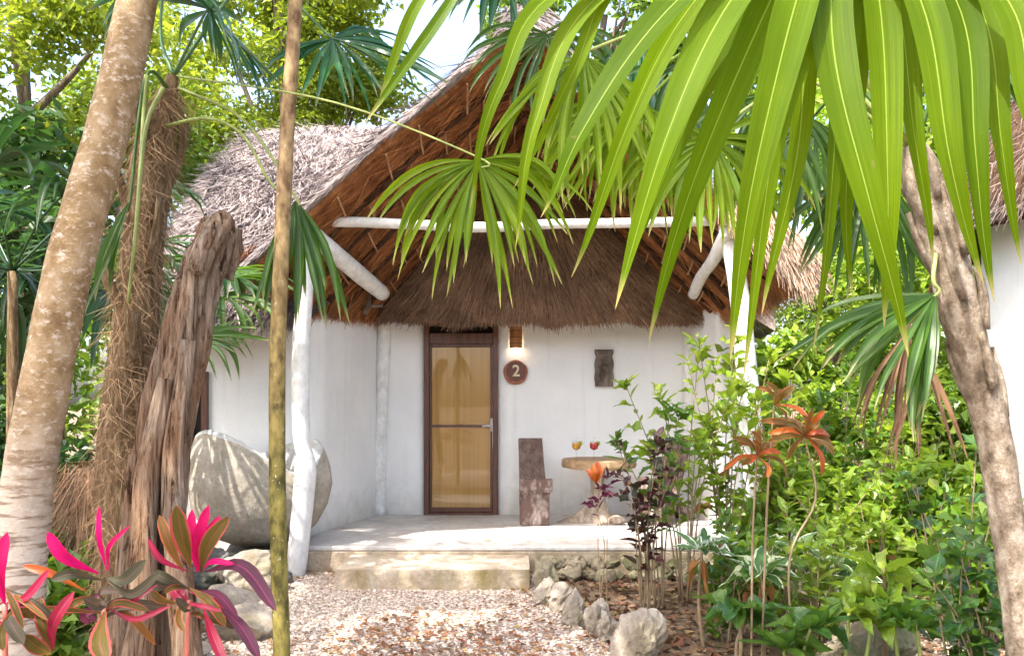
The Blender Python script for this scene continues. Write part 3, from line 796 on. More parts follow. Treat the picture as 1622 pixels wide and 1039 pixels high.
Pt = Pt + Ot * (0.05 * vnoise(Pt, 3.0, 4, 3))[..., None]
under = Pt[0] + np.array([0, 0, -0.02]); inner = Pt[0] * 1.0; inner[:, :2] = inner[:, :2] + unit(np.array([[-0.8, 11.0]]) - inner[:, :2]) * 0.55; inner[:, 2] += 0.22
low = Pt[0].copy(); low[:, 2] -= 0.14
Pt = np.concatenate([inner[None], low[None], Pt])
nv2 = nv + 2
i = np.arange(nv2 - 1)[:, None] * ns; j = np.arange(ns - 1)[None, :]
roof = MB().add(Pt.reshape(-1, 3), np.stack([i + j, i + ns + j, i + ns + j + 1, i + j + 1], -1).reshape(-1, 4)).build('roof', 'thatch_roof', cot, smooth=True)
r = np.random.default_rng(50)
n = 26000
s = np.concatenate([r.random(int(n * .8)) * 0.5, r.random(int(n * .2))]); v = r.random(len(s)) ** 1.05
p, d, o = roof_pt(s, v)
mb = MB(); straws(mb, p, d, o, r.uniform(0.10, 0.38, len(s)), r.uniform(0.006, 0.017, len(s)), 0.30, 51, 0.06)
s = r.random(6000) * 0.55; p, d, o = roof_pt(s, r.random(6000) * 0.05)
p[:, 2] -= r.random(6000) * 0.14
dd = unit(d + np.array([0, 0, -0.8])); straws(mb, p, dd, o, r.uniform(0.08, 0.24, 6000), r.uniform(0.006, 0.014, 6000), 0.22, 52, 0.03)
tag(mb.build('roof_straw', 'straw_roof', roof), kind='stuff')

# gabled porch roof: courses of thatch laid along the slope, stepping back under one another
APX, Y0P = 0.12, 7.45
def apz(Y): return np.interp(Y, [7.4, 10.2], [4.80, 4.50])
def porch_pt(side, Y, q, dz=0.0):
    """q 0 at the eave, 1 at the apex"""
    Y = np.asarray(Y, float); q = np.asarray(q, float); APZ = apz(Y)
    if side < 0:
        ex = np.interp(Y, [7.4, 8.6, 10.2], [-2.26, -1.88, -1.50]); ez = np.interp(Y, [7.4, 8.6, 10.2], [2.72, 2.54, 2.52])
    else:
        ex = np.interp(Y, [7.4, 8.6, 10.2], [2.44, 2.32, 2.14]); ez = np.interp(Y, [7.4, 8.6, 10.2], [2.66, 2.54, 2.50])
    x = ex + (APX - ex) * q; z = ez + (APZ - ez) * q
    sag = 0.03 * np.sin(math.pi * q)
    nx, nz = -side * 2.25, 2.25
    h = math.hypot(nx, nz); nx, nz = -nx / h, nz / h          # outward (up) normal
    return np.stack([x + nx * (sag + dz), Y + 0 * q, z + nz * (sag + dz)], -1)
bands = [7.47, 7.82, 8.17, 8.54, 8.92, 9.32, 9.74, 10.2]
for side in (-1, 1):
    nq = 30; Q = np.linspace(-0.02, 1.0, nq)
    # outer cover of grey thatch
    rows = []
    for Y, dz in ((7.55, 0.035), (7.45, 0.04), (7.47, 0.07), (8.1, 0.15), (9.0, 0.2), (10.6, 0.2)):
        p = porch_pt(side, np.full(nq, Y), Q, dz); p += 0.035 * vnoise(p, 4.5, 60 + side, 3)[:, None]
        rows.append(p)
    G = np.array(rows); m = G.shape[0]
    low = porch_pt(side, np.array([7.55, 7.45, 7.47, 8.1, 9.0, 10.6]), np.full(6, -0.06), 0.10)
    G = np.concatenate([low[:, None], G], 1); nq1 = nq + 1
    i = np.arange(m - 1)[:, None] * nq1; j = np.arange(nq1 - 1)[None, :]
    cover = MB().add(G.reshape(-1, 3), np.stack([i + j, i + j + 1, i + nq1 + j + 1, i + nq1 + j], -1).reshape(-1, 4)).build('porch_roof', 'thatch_roof', cot, smooth=True)
    r = np.random.default_rng(70 + side)
    mb = MB(); n = 9000
    Y = 7.45 + r.random(n) ** 1.4 * 3.0; q = r.uniform(-0.05, 1, n)
    p = porch_pt(side, Y, q, 0.08); d = unit(porch_pt(side, Y, q - 0.05) - porch_pt(side, Y, q))
    N = np.broadcast_to(unit(np.array([side * 2.1, 0, 2.2])), p.shape)
    straws(mb, p, d, N, r.uniform(0.1, 0.4, n), r.uniform(0.006, 0.014, n), 0.2, 71, 0.05)
    n = 800                                             # ragged verge at the front
    q = r.uniform(-0.04, 1, n); Y = np.full(n, 7.45); p = porch_pt(side, Y, q, 0); p = p + (porch_pt(side, Y, q, 0.085) - p) * r.uniform(0.6, 1, n)[:, None]
    d = unit(porch_pt(side, Y, q - 0.05) - porch_pt(side, Y, q)); d = d + np.array([0, -0.1, 0.0])
    straws(mb, p, d, np.broadcast_to([0, -1.0, 0], p.shape), r.uniform(0.06, 0.18, n), r.uniform(0.006, 0.013, n), 0.12, 72, 0.04)
    tag(mb.build('cover_straw', 'straw_roof', cover), kind='stuff')
    # thick straw ends along the eave
    mb = MB(); n = 5200
    Y = 7.45 + r.random(n) * 2.6; q = r.uniform(-0.01, 0.05, n)
    p = porch_pt(side, Y, q, 0); p = p + (porch_pt(side, Y, q, 0.18) - p) * r.random(n)[:, None]
    d = unit(porch_pt(side, Y, q - 0.05) - porch_pt(side, Y, q)) + np.array([0, 0, -0.55])
    straws(mb, p, d, N[:1].repeat(n, 0), r.uniform(0.10, 0.26, n), r.uniform(0.007, 0.014, n), 0.14, 74, 0.03)
    n = 2600
    if side > 0:
        q = r.uniform(-0.03, 0.30, n); Y = np.full(n, 7.44); p = porch_pt(side, Y, q, 0); p = p + (porch_pt(side, Y, q, 0.28) - p) * r.random(n)[:, None]
        d = np.broadcast_to([0.25, -0.1, -1.0], p.shape)
        straws(mb, p, d, np.broadcast_to([0, -1.0, 0], p.shape), r.uniform(0.12, 0.3, n), r.uniform(0.007, 0.013, n), 0.16, 75, 0.05)
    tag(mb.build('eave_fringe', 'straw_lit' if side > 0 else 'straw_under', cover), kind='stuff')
    # courses on the underside
    for k in range(len(bands) - 1):
        y0, y1 = bands[k], bands[k + 1] + 0.05
        rows = []
        for (Y, dz) in ((y0, 0.10), (y0, 0.015), (y0 + 0.02, 0.0), ((y0 + y1) / 2, -0.018), (y1 - 0.095, -0.035), (y1 - 0.07, -0.02), (y1 - 0.07, 0.10)):
            p = porch_pt(side, np.full(nq, Y), Q, dz)
            p = p + (0.020 * vnoise(p, 6, 80 + k, 3))[:, None] * np.array([0.7, 0.9, 0.7])
            rows.append(p)
        G = np.array(rows); m = len(rows)
        i = np.arange(m - 1)[:, None] * nq; j = np.arange(nq - 1)[None, :]
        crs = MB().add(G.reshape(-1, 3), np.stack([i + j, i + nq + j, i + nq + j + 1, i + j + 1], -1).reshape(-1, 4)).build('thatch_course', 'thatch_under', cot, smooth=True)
        n = 1500 if side < 0 else 700
        f = r.random(n); Y = y0 + (y1 - 0.07 - y0) * f; q = r.uniform(-0.02, 1, n)
        p = porch_pt(side, Y, q, 0) + (porch_pt(side, Y, q, 1) - porch_pt(side, Y, q, 0)) * (0.0 - 0.035 * f)[:, None]
        d = unit(porch_pt(side, Y, q - 0.05) - porch_pt(side, Y, q)) * r.choice([-1, 1], n)[:, None]
        Nn = -N[:1].repeat(n, 0)
        mb = MB(); straws(mb, p, d, Nn, r.uniform(0.08, 0.32, n), r.uniform(0.005, 0.011, n), 0.16, 90 + k, 0.025)
        q = r.uniform(-0.01, 0.03, 420); Y = y0 + (y1 - y0) * r.random(420); p = porch_pt(side, Y, q, 0.02) + 0.0
        d = unit(porch_pt(side, Y, q - 0.05) - porch_pt(side, Y, q)) + np.array([0, 0, -0.5])
        straws(mb, p, d, Nn[:1].repeat(420, 0), r.uniform(0.10, 0.22, 420), r.uniform(0.006, 0.012, 420), 0.14, 95 + k, 0.03)
        tag(mb.build('course_straw', 'straw_under', crs), kind='stuff')
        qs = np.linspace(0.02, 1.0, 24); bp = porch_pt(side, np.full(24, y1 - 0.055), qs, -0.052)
        tube(MB(), bp + 0.016 * vnoise(bp, 4, 97 + k, 2)[:, None], 0.030 + 0.008 * np.sin(np.linspace(0, 19 + 3 * k, 24)), 7).build('shade_line', 'shade_line_dark', crs, smooth=True)  # added dark rod at each seam, standing in for the shadow line there
        # the little cane stitches that hold the course
        for q in np.arange(0.12 + 0.06 * (k % 2), 0.98, 0.16):
            qq = q + r.uniform(-0.03, 0.03)
            a = porch_pt(side, y0 + 0.01, qq + 0.02, -0.03); b = porch_pt(side, y1 - 0.05, qq - 0.015, -0.085)
            mb = MB(); tube(mb, [a, (a + b) / 2 + np.array([0, 0, -0.008]), b], 0.0095, 5); mb.build('cane_stitch', 'stick', crs)

mb = MB(); r = np.random.default_rng(99); n = 2600
p = np.stack([APX + r.normal(size=n) * 0.05, r.uniform(7.42, 10.4, n), np.zeros(n)], -1); p[:, 2] = apz(p[:, 1]) + 0.18
sg = r.choice([-1, 1], n); d = np.stack([sg * 0.75, 0 * sg, -0.6 + 0 * sg], -1)
straws(mb, p, d, np.broadcast_to([0, 0, 1.0], p.shape), r.uniform(0.12, 0.38, n), r.uniform(0.007, 0.014, n), 0.2, 98, 0.05)
n = 500; p = np.stack([APX + r.normal(size=n) * 0.07, np.full(n, 7.43), apz(7.43) + r.uniform(0.0, 0.18, n)], -1)
sg = r.choice([-1, 1], n); straws(mb, p, np.stack([sg * 0.8, -0.1 + 0 * sg, -0.75 + 0 * sg], -1), np.broadcast_to([0, -1.0, 0], p.shape), r.uniform(0.12, 0.3, n), r.uniform(0.007, 0.014, n), 0.2, 97, 0.03)
cap = tube(MB(), [(APX, 7.47, apz(7.47) + 0.08), (APX, 8.8, apz(8.8) + 0.10), (APX, 10.6, apz(10.6) + 0.12)], 0.12, 12).build('ridge_roll', 'thatch_roof', cot, smooth=True)
tag(mb.build('ridge_straw', 'straw_roof', cap), kind='stuff')

# thatched front slope above the door, under the porch gable
def skirt_pt(u, v):
    """u 0..1 left to right, v 0 at the eave"""
    x0, x1 = -1.50, 2.36
    e = np.stack([x0 + (x1 - x0) * u, 9.42 + 0.28 * (2 * np.abs(u - 0.5)) ** 3, 2.47 + 0.02 * np.sin(u * 21) + 0.015 * np.sin(u * 47) + 0.03 * (2 * np.abs(u - 0.5)) ** 2], -1)
    t = np.stack([APX + (u - 0.5) * 0.25, 10.35 + 0 * u, 4.52 + 0 * u], -1)
    p = e + (t - e) * v[..., None]
    p[..., 1] -= 0.15 * np.sin(math.pi * v)
    return p
U, Vv = np.meshgrid(np.linspace(0, 1, 50), np.linspace(0, 1, 14))
G = skirt_pt(U, Vv); G = G + (0.02 * vnoise(G, 5, 8, 2) + 0.022 * vnoise(G * np.array([1, 1, 0.12]), 16, 9, 2))[..., None] * np.array([0.2, -1, 0.4])
inn = G[0].copy(); inn[:, 1] += 0.45; inn[:, 2] += 0.10; lw = G[0].copy(); lw[:, 2] -= 0.03; lw[:, 1] += 0.02
G = np.concatenate([inn[None], lw[None], G])
i = np.arange(15)[:, None] * 50; j = np.arange(49)[None, :]
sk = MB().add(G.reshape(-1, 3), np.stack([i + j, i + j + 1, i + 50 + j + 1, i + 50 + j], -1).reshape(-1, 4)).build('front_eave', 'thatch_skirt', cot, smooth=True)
r = np.random.default_rng(120); n = 15000
u = r.random(n); v = r.random(n) ** 1.5
p = skirt_pt(u, v); d = unit(skirt_pt(u, v - 0.02) - p); N = np.broadcast_to(unit(np.array([0, -0.85, 0.5])), p.shape)
mb = MB(); straws(mb, p, d, N, r.uniform(0.12, 0.36, n) * np.where(v < 0.1, 0.5, 1), r.uniform(0.005, 0.011, n), 0.09, 121, 0.035)
u = r.random(5200); p = skirt_pt(u, r.random(5200) * 0.02); p[:, 1] += r.uniform(-0.02, 0.16, 5200)
straws(mb, p, np.broadcast_to([0, -0.05, -1.0], p.shape), np.broadcast_to([0, -1.0, 0], p.shape), r.uniform(0.03, 0.10, 5200), r.uniform(0.005, 0.010, 5200), 0.12, 122, 0.02)
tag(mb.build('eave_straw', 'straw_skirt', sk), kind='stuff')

# ------------------------------------------------------------------ neighbouring cottage at the right edge
NC = np.array([6.25, 8.0])
nb = thing('neighbour_cottage', (NC[0], NC[1], 0), 'neighbouring white round hut with dark thatch, cut off by the photo edge', 'cottage')
wall_run([(NC[0] + 1.65 * math.cos(a), NC[1] + 1.65 * math.sin(a)) for a in np.radians(np.linspace(40, 400, 49))], -0.02, 3.5, 0.2, seed=9).build('wall', 'stucco', nb, smooth=True)
def nb_pt(s, v):
    a = 2 * math.pi * s; d0 = np.stack([np.cos(a), np.sin(a), 0 * a], -1)
    e = np.stack([NC[0] + 2.02 * np.cos(a), NC[1] + 2.02 * np.sin(a), 3.28 + 0.03 * np.sin(5 * a)], -1); t = np.stack([NC[0] + 0.1 * np.cos(a), NC[1] + 0.1 * np.sin(a), 5.75 + 0 * a], -1)
    d = t - e; o = unit(np.stack([-d[..., 0], -d[..., 1], np.hypot(d[..., 0], d[..., 1])], -1))
    return e + d * v[..., None] + o * (0.26 * np.sin(math.pi * v) ** 0.7)[..., None], unit(-d), o
S, Vv = np.meshgrid(np.linspace(0, 1, 40), np.linspace(0, 1, 10)); G, _, _ = nb_pt(S, Vv)
inn = G[0].copy(); inn[:, :2] += unit(NC[None] - inn[:, :2]) * 0.5; inn[:, 2] += 0.3; lw = G[0].copy(); lw[:, 2] -= 0.14
G = np.concatenate([inn[None], lw[None], G]); i = np.arange(11)[:, None] * 40; j = np.arange(39)[None, :]
nroof = MB().add(G.reshape(-1, 3), np.stack([i + j, i + j + 1, i + 40 + j + 1, i + 40 + j], -1).reshape(-1, 4)).build('roof', 'thatch_skirt', nb, smooth=True)
r = np.random.default_rng(130); s = r.random(9000); p, d, o = nb_pt(s, r.random(9000))
mb = MB(); straws(mb, p, d, o, r.uniform(0.08, 0.3, 9000), r.uniform(0.006, 0.014, 9000), 0.35, 131, 0.06)
s = r.random(4000); p, d, o = nb_pt(s, r.random(4000) * 0.04); p[:, 2] -= r.random(4000) * 0.12
straws(mb, p, unit(d + np.array([0, 0, -0.8])), o, r.uniform(0.06, 0.2, 4000), r.uniform(0.006, 0.012, 4000), 0.25, 132, 0.03)
tag(mb.build('roof_straw', 'straw_grey', nroof), kind='stuff')

# ------------------------------------------------------------------ step, basin, stones
mb = MB()
V, F = [], []
gx, gy, gzn = 40, 14, 6
def slab(mb, lo, hi, seed, amp, nx, ny, nz):
    """closed uneven block"""
    lo = np.array(lo); hi = np.array(hi)
    def face(o, a, b, na, nb_):
        A, B = np.meshgrid(np.linspace(0, 1, na), np.linspace(0, 1, nb_))
        P = o + A[..., None] * a + B[..., None] * b
        i = np.arange(nb_ - 1)[:, None] * na; j = np.arange(na - 1)[None, :]
        return P.reshape(-1, 3), np.stack([i + j, i + j + 1, i + na + j + 1, i + na + j], -1).reshape(-1, 4)
    dx, dy, dz = np.diag(hi - lo)
    c = (lo + hi) / 2; h = (hi - lo) / 2
    for o, a, b, na, nb_ in ((lo + dz, dx, dy, nx, ny), (lo, dx, dz, nx, nz), (hi - dz, -dx, dz, nx, nz), (lo + dy, -dy, dz, ny, nz), (lo + dx, dy, dz, ny, nz)):
        P, Fq = face(o, a, b, na, nb_)
        q = (P - c) / h
        rr = np.maximum(0, np.sort(np.abs(q), 1)[:, 1] - 0.90) * 0.25          # soften the edges
        P = P - unit(P - c) * (rr * h.min() * 1.5)[:, None] + amp * np.stack([vnoise(P, 5, seed, 3), vnoise(P, 5, seed + 1, 3), vnoise(P, 6, seed + 2, 3)], -1)
        mb.add(P, Fq)
    return mb
slab(mb, (-1.46, 7.08, -0.02), (0.15, 7.79, 0.175), 140, 0.010, 70, 30, 10)
single(mb, 'stone_step', 'step_stone', (-0.65, 7.4, 0), 'low mossy stone block step in front of the porch floor', 'step', smooth=True)

# big hollow stone basin
bc = np.array([-2.37, 7.98, 0.0])
nth, npf = 72, 26
th = np.linspace(0, 2 * math.pi, nth, endpoint=False)
def rimz(t):     # rim height round the basin (angle 0 = +x, 270 = towards the camera)
    a = np.degrees(t) % 360
    return np.interp(a, [0, 40, 80, 120, 170, 205, 235, 265, 295, 325, 345, 360], [1.16, 1.22, 1.10, 1.0, 1.10, 1.24, 1.27, 1.20, 1.0, 0.86, 0.98, 1.16])
rx = 0.66 * (1 + 0.03 * np.sin(3 * th + 1)); ry = 0.44 * (1 + 0.03 * np.sin(2 * th))
prof_o = [(0.02, 0.0), (0.35, 0.01), (0.62, 0.08), (0.80, 0.20), (0.93, 0.38), (1.0, 0.58), (0.99, 0.76), (0.95, 0.90), (0.91, 0.97), (0.87, 1.0), (0.80, 0.995)]
prof_i = [(0.765, 0.96), (0.75, 0.85), (0.74, 0.65), (0.66, 0.45), (0.45, 0.30), (0.02, 0.26)]
def basin_ring(f, hh):
    z = 0.24 + hh * (rimz(th) - 0.24)
    P = np.stack([bc[0] + f * rx * np.cos(th), bc[1] + f * ry * np.sin(th), z], -1)
    e = bc[0] - 0.555 - 0.12 * (P[:, 2] - 0.7) - P[:, 0]                          # the flat cut on its left
    P[:, 0] += np.where(e > 0, e * 0.9, 0)
    return P + (0.012 * vnoise(P, 7, 150, 3) + 0.022 * vnoise(P, 3.2, 151, 2))[:, None] + np.array([0, 0, 1.0]) * (hh > 0.9) * (0.035 * np.abs(vnoise(P * [1, 1, 0], 9, 152, 3)))[:, None]
def loft(rows):
    G = np.array(rows); m, n = G.shape[:2]
    i = np.arange(m - 1)[:, None] * n; j = np.arange(n)[None, :]; j2 = (j + 1) % n
    return MB().add(G.reshape(-1, 3), np.stack([i + j, i + j2, i + n + j2, i + n + j], -1).reshape(-1, 4))
bas = thing('stone_basin', (bc[0], bc[1], 0.2), 'huge hollow grey stone basin with uneven rim beside the porch post', 'basin')
loft([basin_ring(*p) for p in prof_o[:9]]).build('bowl', 'basin_stone', bas, smooth=True)
loft([basin_ring(*p) for p in prof_o[8:] + prof_i]).build('rim', 'basin_rim', bas, smooth=True)
for k, (px, Y, sx, sy, sz, z, lab) in enumerate([(360, 7.75, .26, .2, .14, .10, 'dark flat stone under the basin, the one nearest the dead trunk'), (420, 7.7, .24, .2, .15, .11, 'dark flat stone under the basin, beside the slim green trunk'), (395, 8.15, .3, .2, .16, .10, 'dark stone under the back of the basin, mostly in shadow'),
                                           (440, 7.35, .14, .12, .08, .06, 'small dark stone on the ground between basin and porch post')]):
    p = on_ground(px, Y, z); single(rock(MB(), p, (sx, sy, sz), 160 + k), 'dark_stone', 'rock_dark', (p[0], p[1], 0), lab, 'stone', 'dark stones carrying the basin', smooth=True)

edge = [  # px, base y, width px, height px, material, label
    (866, 948, 34, 62, 'rock_moss', 'brownish upright edging stone against the corner of the step'),
    (872, 958, 40, 36, 'rock_pale', 'flat topped edging stone second from the step'),
    (893, 968, 42, 42, 'rock_pale', 'pale leaning edging stone third from the step'),
    (912, 990, 40, 48, 'rock_pale', 'rounded grey edging stone beside the orange leaf'),
    (946, 1006, 34, 56, 'rock_pale', 'narrow upright edging stone with a pointed top'),
    (966, 1018, 32, 48, 'rock_pale', 'small pale edging stone next to the largest one'),
    (1002, 1046, 66, 74, 'rock_pale', 'largest block edging stone, at the near end of the row')]
for k, (px, py, w, h, m, lab) in enumerate(edge):
    Y = FPX * CAMZ / (py - HY); w_, h_ = w * Y / FPX, h * Y / FPX
    p = on_ground(px, Y, h_ * 0.42)
    single(rock(MB(), p, (w_ * 0.62, w_ * 0.55, h_ * 0.66), 170 + k, 4, 0.42, 3.0), 'edging_stone', m, (p[0], p[1], 0), lab, 'stone', 'stones edging the gravel path')
lst = [(402, 935, 90, 62, 'rock_pale', 'pale rock in the sun just left of the slim trunk'), (346, 985, 90, 66, 'rock_pale', 'large pale rock behind the pink leaved plant'), (392, 1010, 90, 60, 'rock_pale', 'pale rock in the lower row beside the slim trunk'),
       (425, 905, 60, 34, 'rock_pale', 'small pale rock at the foot of the white post'), (290, 1045, 70, 44, 'rock_pale', 'pale stone at the foot of the dead trunk'), (335, 930, 70, 60, 'rock_dark', 'dark rock behind the pink plant beside the basin')]
for k, (px, py, w, h, m, lab) in enumerate(lst):
    Y = FPX * CAMZ / (py - HY); w_, h_ = w * Y / FPX, h * Y / FPX
    p = on_ground(px, Y, h_ * 0.35)
    single(rock(MB(), p, (w_ * 0.6, w_ * 0.5, h_ * 0.6), 190 + k, 4, 0.40, 2.6), 'garden_rock', m, (p[0], p[1], 0), lab, 'rock', 'rocks bordering the bed by the tree trunks')
lst = [(1400, 1050, 100, 110, 'rock_moss', 'rough brown rock with upright edge in the planted bed'), (1290, 960, 90, 80, 'rock_moss', 'brown mossy rock behind the broad leaved plants'), (1340, 1060, 90, 55, 'rock_moss', 'low brown rock at the bottom of the photo by the shrub'), (1240, 890, 120, 60, 'rock_moss', 'low earthy rock behind the variegated plants')]
for k, (px, py, w, h, m, lab) in enumerate(lst):
    Y = FPX * CAMZ / (py - HY); w_, h_ = w * Y / FPX, h * Y / FPX
    p = on_ground(px, Y, h_ * 0.35)
    single(rock(MB(), p, (w_ * 0.6, w_ * 0.5, h_ * 0.62), 200 + k, 4, 0.45, 3.0), 'bed_rock', m, (p[0], p[1], 0), lab, 'rock', 'rocks in the planted bed')
rub = thing('rubble_footing', (0.95, 7.65, 0), 'low mossy rubble stone footing below the porch edge', 'footing')
r = np.random.default_rng(210)
for k in range(34):
    x = 0.30 + (k // 2) * 0.125 + r.uniform(-.03, .03); low = k % 2
    s = r.uniform(0.05, 0.11)
    p = (x, 7.62 - 0.12 * low + r.uniform(-.03, .03), (0.05 if low else 0.13))
    rock(MB(), p, (s * 1.05, s, s * 0.8), 220 + k, 3, 0.45, 2.6).build('stone', 'rock_moss', rub)

# ------------------------------------------------------------------ things on the porch
def plank(mb, a, b, wa, wb, th, xdir=(1, 0, 0), seed=0):
    """tapering board from a to b (centre line), widths wa, wb, thickness th"""
    a = np.array(a, float); b = np.array(b, float); x = np.array(xdir, float)
    t = unit(b - a); n = unit(np.cross(x, t))
    m = 10; V = []
    for k in range(m):
        f = k / (m - 1); c = a + (b - a) * f; w = wa + (wb - wa) * f
        w *= 1 + 0.012 * math.sin(7 * f + seed)
        for (u, v) in ((-1, -1), (-0.94, -1.0), (0.94, -1.0), (1, -1), (1, 1), (0.94, 1.0), (-0.94, 1.0), (-1, 1)):
            e = 0.86 if abs(u) == 1 else 1.0
            V.append(c + x * u * w / 2 + n * v * th / 2 * e)
    V = np.array(V); i = np.arange(m - 1)[:, None] * 8; j = np.arange(8)[None, :]; j2 = (j + 1) % 8
    mb.add(V, np.stack([i + j, i + j2, i + 8 + j2, i + 8 + j], -1).reshape(-1, 4))
    base = mb.n - len(V)
    mb.F.append(np.array([[base + k for k in range(8)], [base + (m - 1) * 8 + 7 - k for k in range(8)]]))
    return mb
def plank_chair(loc, rot, label):
    c = thing('plank_chair', loc, label, 'chair', 'carved plank chairs on the porch')
    c.rotation_euler = (0, 0, rot)
    o = ORIGIN[c.name]; ORIGIN[c.name] = (0, 0, 0)
    mb = MB(); plank(mb, (0, -0.26, 0.0), (0, 0.28, 0.89), 0.315, 0.265, 0.055)
    back = mb.build('backrest', 'wood_dark', c)
    mb = MB(); d = unit(np.array([0, 0.54, 0.89]))
    for z, s in ((0.66, 0.10), (0.60, 0.055), (0.75, 0.05)):              # carved rosette on the back
        f = z / 0.89; ctr = np.array([0, -0.26 + 0.54 * f - 0.033, z])
        nn = 16; a = np.linspace(0, 2 * math.pi, nn)
        ring = ctr + s * np.cos(a)[:, None] * np.array([0.8, 0, 0]) + s * np.sin(a)[:, None] * d
        tube(mb, ring, 0.008, 5, cap=False)
    mb.build('carving', 'wood_dark', back)
    mb = MB(); plank(mb, (0.0, -0.40, 0.42), (0, 0.36, 0.03), 0.34, 0.20, 0.075)
    mb.build('seat', 'wood_worn', c)
    mb = MB(); bevel_box(mb, (-0.175, -0.425, 0.33), (0.175, -0.375, 0.475), 0.008, Matrix.Rotation(math.radians(-4), 4, 'X'))
    mb.build('seat_front', 'wood_worn', c)
    mb = MB(); bevel_box(mb, (-0.15, -0.345, 0.0), (0.15, -0.285, 0.36), 0.01); mb.build('leg', 'wood_worn', c)
    return c
plank_chair((0.225, 9.42, PZ), math.radians(4), 'carved dark wood plank chair standing between door and table')
plank_chair((1.72, 9.42, PZ), math.radians(-38), 'carved dark wood plank chair half hidden by shrubs right of the table')

tb = thing('slab_table', (0.955, 9.42, PZ), 'round wooden slab table on a flared tree root base', 'table')
mb = MB(); wob = lambda a: 1 + 0.035 * np.sin(3 * a + 0.5) + 0.02 * np.sin(7 * a) + 0.012 * np.sin(17 * a)
lathe(mb, [(0.01, 0.835), (0.36, 0.835), (0.395, 0.842), (0.405, 0.87), (0.40, 0.925), (0.39, 0.938), (0.2, 0.94), (0.01, 0.94)], (0.955, 9.42, 0), 40, wob); mb.build('tabletop', 'wood_slab', tb, smooth=False)
mb = MB()
def ped(z):
    return np.interp(z, [0.25, 0.29, 0.36, 0.48, 0.62, 0.84], [0.27, 0.22, 0.145, 0.085, 0.065, 0.09])
rows = []
for z in np.concatenate([[0.252], np.linspace(0.27, 0.835, 14)]):
    a = np.linspace(0, 2 * math.pi, 40, endpoint=False)
    fl = np.clip((0.5 - z) / 0.25, 0, 1)
    rr = ped(z) * (1 + fl * (0.95 * np.maximum(0, np.cos(a - math.radians(185))) ** 8 + 0.5 * np.maximum(0, np.cos(a - math.radians(300))) ** 6 + 0.3 * np.maximum(0, np.cos(a - math.radians(60))) ** 6 - 0.22) + 0.06 * np.sin(5 * a + z * 9))
    rows.append(np.stack([0.955 + rr * np.cos(a) - 0.02, 9.42 + rr * np.sin(a) * 0.9, np.full(40, z)], -1))
loft(rows).build('pedestal', 'wood_root', tb, smooth=True)
mb = MB(); box(mb, (0.80, 9.30, 0.815), (1.12, 9.54, 0.834)); mb.build('support', 'wood_dark', tb)
pb = (1.12, 9.18, PZ); single(rock(MB(), (1.12, 9.18, PZ + 0.045), (0.10, 0.08, 0.06), 300, 2, 0.3), 'root_knot', 'wood_root', pb, 'small lump of weathered root wood beside the table foot', 'wood lump', smooth=True)

def cocktail(px, mat, lab):
    x = (px - CX) * 9.22 / FPX; loc = (x, 9.22, 0.94)
    g = thing('cocktail_glass', loc, lab, 'glass', 'cocktails on the slab table')
    mb = MB(); lathe(mb, [(0.002, 0.001), (0.036, 0.002), (0.034, 0.006), (0.007, 0.012), (0.005, 0.085), (0.012, 0.095), (0.040, 0.115), (0.050, 0.145), (0.046, 0.185), (0.043, 0.200), (0.041, 0.200), (0.044, 0.184), (0.0475, 0.146), (0.038, 0.118), (0.005, 0.102)], loc, 18); mb.build('goblet', 'clear_glass', g, smooth=True)
    mb = MB(); lathe(mb, [(0.002, 0.104), (0.037, 0.1195), (0.0465, 0.146), (0.0435, 0.182), (0.002, 0.182)], loc, 18); mb.build('drink', mat, g, smooth=True)
    mb = MB(); tube(mb, [(x + 0.038, 9.215, 1.115), (x + 0.044, 9.225, 1.115)], 0.026, 12); mb.build('fruit_slice', 'lime_green', g)
    mb = MB(); tube(mb, [(x - 0.02, 9.22, 1.09), (x + 0.015, 9.22, 1.185)], 0.003, 6); mb.build('straw', 'number_paint', g)
cocktail(913, 'juice_orange', 'stemmed cocktail glass with yellow orange drink on the slab table')
cocktail(941, 'juice_red', 'stemmed cocktail glass with bright red drink on the slab table')

# wall lamp, number plaque, carving
lx = (817 - CX) * 10 / FPX
lamp = thing('wall_lamp', (lx, 9.99, 2.18), 'small brown bamboo wall lamp glowing downwards beside the door', 'lamp')
mb = MB(); a = np.linspace(math.pi, 2 * math.pi, 15); R1_, R2_ = 0.073, 0.066
rows = []
for z, rr in ((2.185, R2_), (2.185, R1_), (2.26, R1_ * 1.01), (2.36, R1_ * 0.99), (2.435, R1_), (2.435, R2_), (2.19, R2_)):
    rows.append(np.stack([lx + rr * np.cos(a), 9.985 + 1.25 * rr * np.sin(a), np.full(15, z)], -1))
G = np.array(rows); i = np.arange(6)[:, None] * 15; j = np.arange(14)[None, :]
mb.add(G.reshape(-1, 3), np.stack([i + j, i + j + 1, i + 15 + j + 1, i + 15 + j], -1).reshape(-1, 4)); mb.build('shade', 'bamboo_lamp', lamp, smooth=False)
mb = MB()
for z in (2.24, 2.31, 2.385):
    rp = np.stack([lx + 0.0755 * np.cos(a), 9.985 + 1.25 * 0.0755 * np.sin(a), np.full(15, z)], -1); tube(mb, rp, 0.004, 5)
mb.build('binding', 'wood_frame', lamp)
mb = MB(); rock(mb, (lx, 9.945, 2.225), (0.024, 0.024, 0.034), 310, 2, 0.0); mb.build('bulb', 'lamp_glow', lamp, smooth=True)
pt = bpy.data.lights.new('lamp_light', 'POINT'); pt.energy = 0.2; pt.color = (1.0, 0.72, 0.42); pt.shadow_soft_size = 0.03
po = link('lamp_light', pt, lamp, Matrix.Translation((lx, 9.94, 2.182)))

